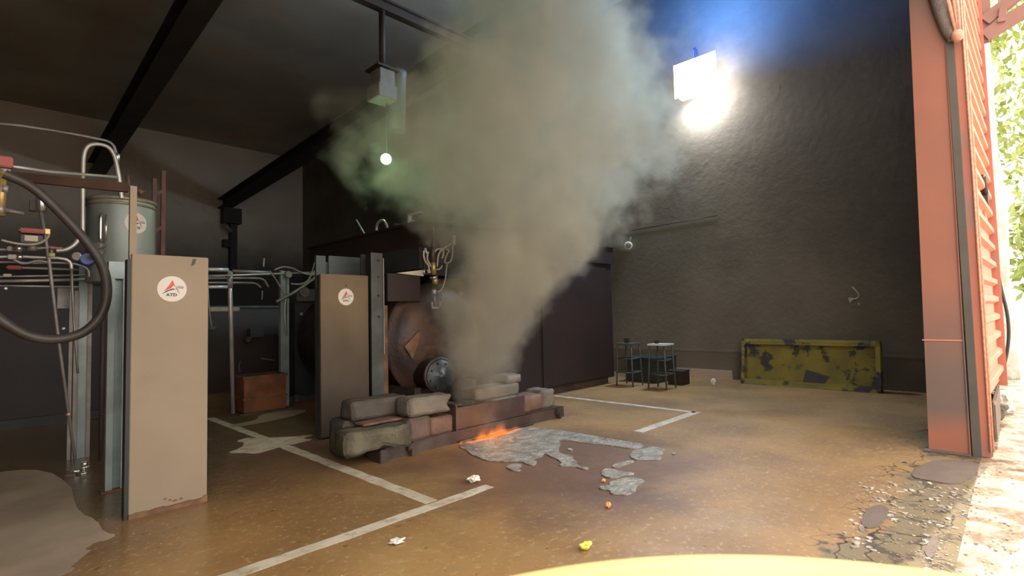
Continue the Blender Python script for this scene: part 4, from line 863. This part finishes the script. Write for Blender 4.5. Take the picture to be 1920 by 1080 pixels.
# ------------------------------------------------------------------ outside at the right
D2 = bpy.data.objects['door_2']
t = thing('rope_bundle', 'salmon hanging ropes gathered at the top of the red column', 'rope', (OPX-.05, .33, 3.9))
for k, (a, c) in enumerate((((1770, -30), (1792, 60)), ((1783, -30), (1796, 62)), ((1791, -30), (1799, 62)), ((1765, -40), (1794, 68)))):
    MB().tube([PX(*a, OPX-.08), PX((a[0]+c[0])/2+1, (a[1]+c[1])/2, OPX-.09), PX(*c, OPX-.08)], .014, 8).build('rope', m_rope, t)
g = MB(); p = PX(1795, 68, OPX-.08); g.lathe(p, (0, 0, 1), [(-.045, .02), (-.02, .045), (.02, .045), (.05, .03)], n=12); g.build('knot', m_rope, t)
t = thing('hanging_wrap', 'grey cloth wrap bunched beside the ropes at the top', 'cloth wrap', PX(1770, 30, OPX-.05))
g = MB(); g.tube(smooth_path([PX(1750, -40, OPX-.03), PX(1757, 0, OPX-.03), PX(1768, 30, OPX-.03), PX(1778, 55, OPX-.03), PX(1790, 72, OPX-.03)]), [.10]*17+[.05]*0 if False else .055, 12); g.build('cloth', mat('grey brown cloth', (.22, .17, .14), (.14, .11, .1), .9, scale=9, bump=.6), t)
for (x, y, l_) in ((1830, 100, 0), (1834, 200, 0)): pass
for off, lab in ((.0, 'inner tall salmon cord line beside the door sheet'), (.05, 'outer tall salmon cord line beside the door sheet')):
    MB().tube([(OPX+.04+off*.6, .235-off*.3, 5.6), (OPX+.04+off*.6, .228-off*.3, 2.5), (OPX+.04+off*.6, .235-off*.3, .05)], .009).build('door_cord', m_rope, D2)
t = thing('door_latch', 'black clamp latch on the corrugated door sheet', 'latch', PY(1846, 370, .2))
p = PY(1846, 375, .2)
MB().box(p-Vector((.12, .03, .05)), p+Vector((.25, .02, .05)), bev=.01).build('clamp', m_black, t); MB().tube([p+Vector((-.1, -.01, .05)), p+Vector((-.25, -.0, .22))], .03).build('lever', m_black, t); MB().box(p+Vector((.0, -.0, -.3)), p+Vector((.3, .03, -.06)), bev=.01).build('plate', m_redox2, t)
# awning bracket
m_aw = mat('brown red awning steel', (.34, .17, .14), (.30, .15, .12), .6)
t = thing('awning_bracket', 'brown-red awning bracket arms above the corrugated wall', 'awning bracket', (9.0, .25, 4.5))
def arm(p, q, r=.05, X=9.0):
    g = MB(); a = PX(*p, X); c = PX(*q, X); d = c-a; d2 = Vector((0, -d.z, d.y)).normalized()*r
    g.prism([a-d2, a+d2, a+d2+Vector((.1, 0, 0)), a-d2+Vector((.1, 0, 0))], d); return g
arm((1846, 38), (1935, -35), .07).build('upper_arm', m_aw, t); arm((1846, 66), (1950, -2), .075).build('lower_arm', m_aw, t); arm((1878, 40), (1881, 12), .035, 8.97).build('spacer', m_aw, t)
arm((1846, -20), (1849, 76), .05, 9.04).build('wall_plate', m_aw, t)
# downpipe & cable
tag(MB().box((9.2, .14, .9), (9.26, .20, 6)).build('drain_pipe', mat('dark violet pipe', (.22, .1, .1), (.16, .07, .08), .6)), 'dark reddish drain pipe down the outer edge of the corrugated wall', 'pipe')
pipe('outdoor_cable', [PX(1866, 480, 10.6), PX(1876, 540, 10.6), PX(1890, 590, 10.6), PX(1892, 640, 10.6), PX(1882, 690, 10.6)], .022, m_black, 'thin black cable drooping down the pale pillar outside', 'cable', it=2)
# pale rendered pillar
t = MB(); n = 18; prof = []
g = MB(); base = PX(1876, 600, 13.0)
pts = [(13.0, PX(1876, 600, 13.0).y+.02*math.sin(k*1.3)+.012*k, -.0+k*.8) for k in range(12)]
g.tube(pts, [.21+.02*math.sin(k*2.1) for k in range(12)], 20)
bmesh.ops.subdivide_edges(g.b, edges=list(g.b.edges), cuts=3, use_grid_fill=True)
for v in g.b.verts:
    v.co += mnoise.noise_vector(v.co*3)*.03
tag(g.build('tree_trunk', m_bark), 'pale sunlit rough trunk outside the building corner', 'tree trunk')
# foliage
def bush(c, r, n, seed, lab, zs=1.0):
    random.seed(seed); t = thing('hedge_tree', lab, 'tree', (c[0], c[1], 0))
    g = MB()
    for _ in range(n):
        th = random.random()*6.283; ph = math.acos(random.uniform(-1, 1)); rr = r*random.uniform(.6, 1.05)
        p = Vector(c)+Vector((rr*math.sin(ph)*math.cos(th), rr*math.sin(ph)*math.sin(th), rr*math.cos(ph)*zs)); s_ = random.uniform(.1, .2)
        if p.z < .1: continue
        d1 = Vector((random.gauss(0, 1), random.gauss(0, 1), random.gauss(0, 1))).normalized(); d2 = d1.orthogonal().normalized()
        g.b.faces.new([g.b.verts.new(p-d1*s_), g.b.verts.new(p+d2*s_*.45), g.b.verts.new(p+d1*s_), g.b.verts.new(p-d2*s_*.45)])
    g.build('foliage', m_leaf, t)
    MB().tube([(c[0], c[1], 0), (c[0]+.1, c[1], c[2]*.8)], [.16, .08]).build('trunk', m_bark, t)
bush((20, -1.0, 7.4), 2.2, 2600, 1, 'bright green leafy tree at the right edge, upper crown', 1.6)
bush((16.0, -1.35, 2.6), 1.45, 1900, 2, 'bright green shrub at the right edge below the tree crown', 1.5)
# rubble heap by the wall corner
tag(crumple('rubble_lump', 1862, 790, .16, m_conc, 'rubble lump at the foot of the corrugated wall', 'rubble', 21, .9), None, None)
crumple('rubble_lump', 1880, 775, .2, m_bark, 'pale rubble lump beside the trunk foot', 'rubble', 22, .8)
crumple('rubble_lump', 1848, 815, .09, m_conc, 'smaller rubble piece beside the red guide rail', 'rubble', 23, .8)

# yellow drum right in front, cut by the lower edge
t = thing('yellow_drum', 'pale yellow drum with rounded rim at the bottom edge', 'drum', (0, 0, 0))
e0 = PF(1310, 1034, 1.15); rr = .47; dh = Vector((.72, .694, 0)); c0 = e0-dh*(rr-.035)
g = MB(); g.lathe((c0.x, c0.y, 0), (0, 0, 1), [(0, rr), (.3, rr), (.31, rr+.01), (.34, rr+.01), (.35, rr), (.70, rr), (.71, rr+.01), (.74, rr+.01), (.75, rr), (1.08, rr), (1.125, rr-.008), (1.145, rr-.03), (1.15, rr-.06)], n=128)
g.build('shell', m_drum, t)
g = MB(); g.lathe((c0.x, c0.y, 1.15), (0, 0, 1), [(0, rr-.06), (.002, rr-.062), (.002, 0)], n=96); g.build('lid', m_drum, t)

# ------------------------------------------------------------------ smoke
def plume():
    # centre line: (z, sideways offset along camera-right, depth offset, radius)
    K = [(0.02, .14, 0, .36), (.5, .22, .05, .44), (1.2, .36, .15, .68), (2.0, .70, .35, 1.02), (2.7, .76, .5, 1.62), (3.4, .62, .6, 2.35), (4.2, 1.1, .7, 2.05), (5.0, 1.2, .8, 1.6), (5.8, 1.05, .9, 1.3), (7.0, .9, 1.0, 1.5), (8.45, .9, 1.1, 2.0)]
    base = Vector((4.0, 4.75)); rv = Vector((.695, -.719)); fv = Vector((.719, .695))
    g = MB(); pts = []; rs = []
    for z, s_, d_, r_ in K: q = base+rv*s_+fv*d_; pts.append((q.x, q.y, z)); rs.append(r_*1.22+.3)
    g.tube(pts, rs, 28)
    m = bpy.data.materials.new('smoke volume'); m.use_nodes = True; nt = m.node_tree; N = nt.nodes; Lk = nt.links
    N.remove(N['Principled BSDF'])
    def ma(op, a, c=None, e=None):
        x = N.new('ShaderNodeMath'); x.operation = op
        for i, v in enumerate((a, c, e)):
            if v is None: continue
            if isinstance(v, (int, float)): x.inputs[i].default_value = v
            else: Lk.new(v, x.inputs[i])
        return x.outputs[0]
    geo = N.new('ShaderNodeNewGeometry'); pos = geo.outputs['Position']
    n1 = N.new('ShaderNodeTexNoise'); n1.inputs['Scale'].default_value = .9; n1.inputs['Detail'].default_value = 2; Lk.new(pos, n1.inputs['Vector'])
    sub = N.new('ShaderNodeVectorMath'); sub.operation = 'SUBTRACT'; Lk.new(n1.outputs['Color'], sub.inputs[0]); sub.inputs[1].default_value = (.5, .5, .5)
    scl = N.new('ShaderNodeVectorMath'); scl.operation = 'SCALE'; scl.inputs['Scale'].default_value = .9; Lk.new(sub.outputs[0], scl.inputs[0])
    wz = N.new('ShaderNodeSeparateXYZ'); Lk.new(pos, wz.inputs[0])
    amp = ma('MULTIPLY', ma('MINIMUM', ma('DIVIDE', wz.outputs['Z'], 2.5), 1.0), 1.0)
    scl2 = N.new('ShaderNodeVectorMath'); scl2.operation = 'SCALE'; Lk.new(scl.outputs[0], scl2.inputs[0]); Lk.new(amp, scl2.inputs['Scale'])
    add = N.new('ShaderNodeVectorMath'); add.operation = 'ADD'; Lk.new(pos, add.inputs[0]); Lk.new(scl2.outputs[0], add.inputs[1])
    sp = N.new('ShaderNodeSeparateXYZ'); Lk.new(add.outputs[0], sp.inputs[0])
    zn = ma('DIVIDE', sp.outputs['Z'], 8.5)
    def curve(vals, scale):
        c = N.new('ShaderNodeFloatCurve'); cu = c.mapping.curves[0]
        pts_ = [(k[0]/8.5, v/scale) for k, v in zip(K, vals)]
        cu.points[0].location = pts_[0]; cu.points[1].location = pts_[-1]
        for p in pts_[1:-1]: cu.points.new(*p)
        c.mapping.update(); Lk.new(zn, c.inputs['Value']); return ma('MULTIPLY', c.outputs[0], scale)
    s_ = ma('SUBTRACT', curve([k[1] for k in K], 2), .0); d_ = curve([k[2] for k in K], 2); r_ = curve([k[3] for k in K], 3)
    cxn = ma('ADD', ma('MULTIPLY', s_, rv.x), ma('ADD', ma('MULTIPLY', d_, fv.x), base.x)); cyn = ma('ADD', ma('MULTIPLY', s_, rv.y), ma('ADD', ma('MULTIPLY', d_, fv.y), base.y))
    dx = ma('SUBTRACT', sp.outputs['X'], cxn); dy = ma('SUBTRACT', sp.outputs['Y'], cyn)
    dist = ma('SQRT', ma('ADD', ma('MULTIPLY', dx, dx), ma('MULTIPLY', dy, dy)))
    n2 = N.new('ShaderNodeTexNoise'); n2.inputs['Scale'].default_value = 1.9; n2.inputs['Detail'].default_value = 5; n2.inputs['Roughness'].default_value = .6; Lk.new(pos, n2.inputs['Vector'])
    rel = ma('SUBTRACT', 1.0, ma('DIVIDE', dist, r_))                      # 1 at the core, 0 at the rim
    rel = ma('ADD', rel, ma('MULTIPLY', ma('SUBTRACT', n2.outputs['Fac'], .5), 1.9))
    mrn = N.new('ShaderNodeMapRange'); mrn.interpolation_type = 'SMOOTHSTEP'; mrn.inputs[1].default_value = .07; mrn.inputs[2].default_value = .46; Lk.new(rel, mrn.inputs[0])
    dens = ma('MULTIPLY', ma('MULTIPLY', mrn.outputs[0], ma('DIVIDE', 3.0, ma('ADD', r_, .7))), ma('MINIMUM', ma('ADD', .5, ma('MULTIPLY', wz.outputs['Z'], .25)), 1.0))
    pv = N.new('ShaderNodeVolumePrincipled'); pv.inputs['Color'].default_value = (.75, .705, .59, 1); pv.inputs['Anisotropy'].default_value = .2; Lk.new(dens, pv.inputs['Density'])
    Lk.new(pv.outputs[0], N['Material Output'].inputs['Volume'])
    o = g.build('smoke_plume', m); tag(o, 'thick grey smoke plume rising from the flames to the roof', 'smoke', kind='stuff')
    return o
plume()
sc.cycles.volume_bounces = 4; sc.cycles.volume_step_rate = 1.0
sc.cycles.volume_max_steps = 128
for o in bpy.data.objects:
    if '_o' in o: del o['_o']
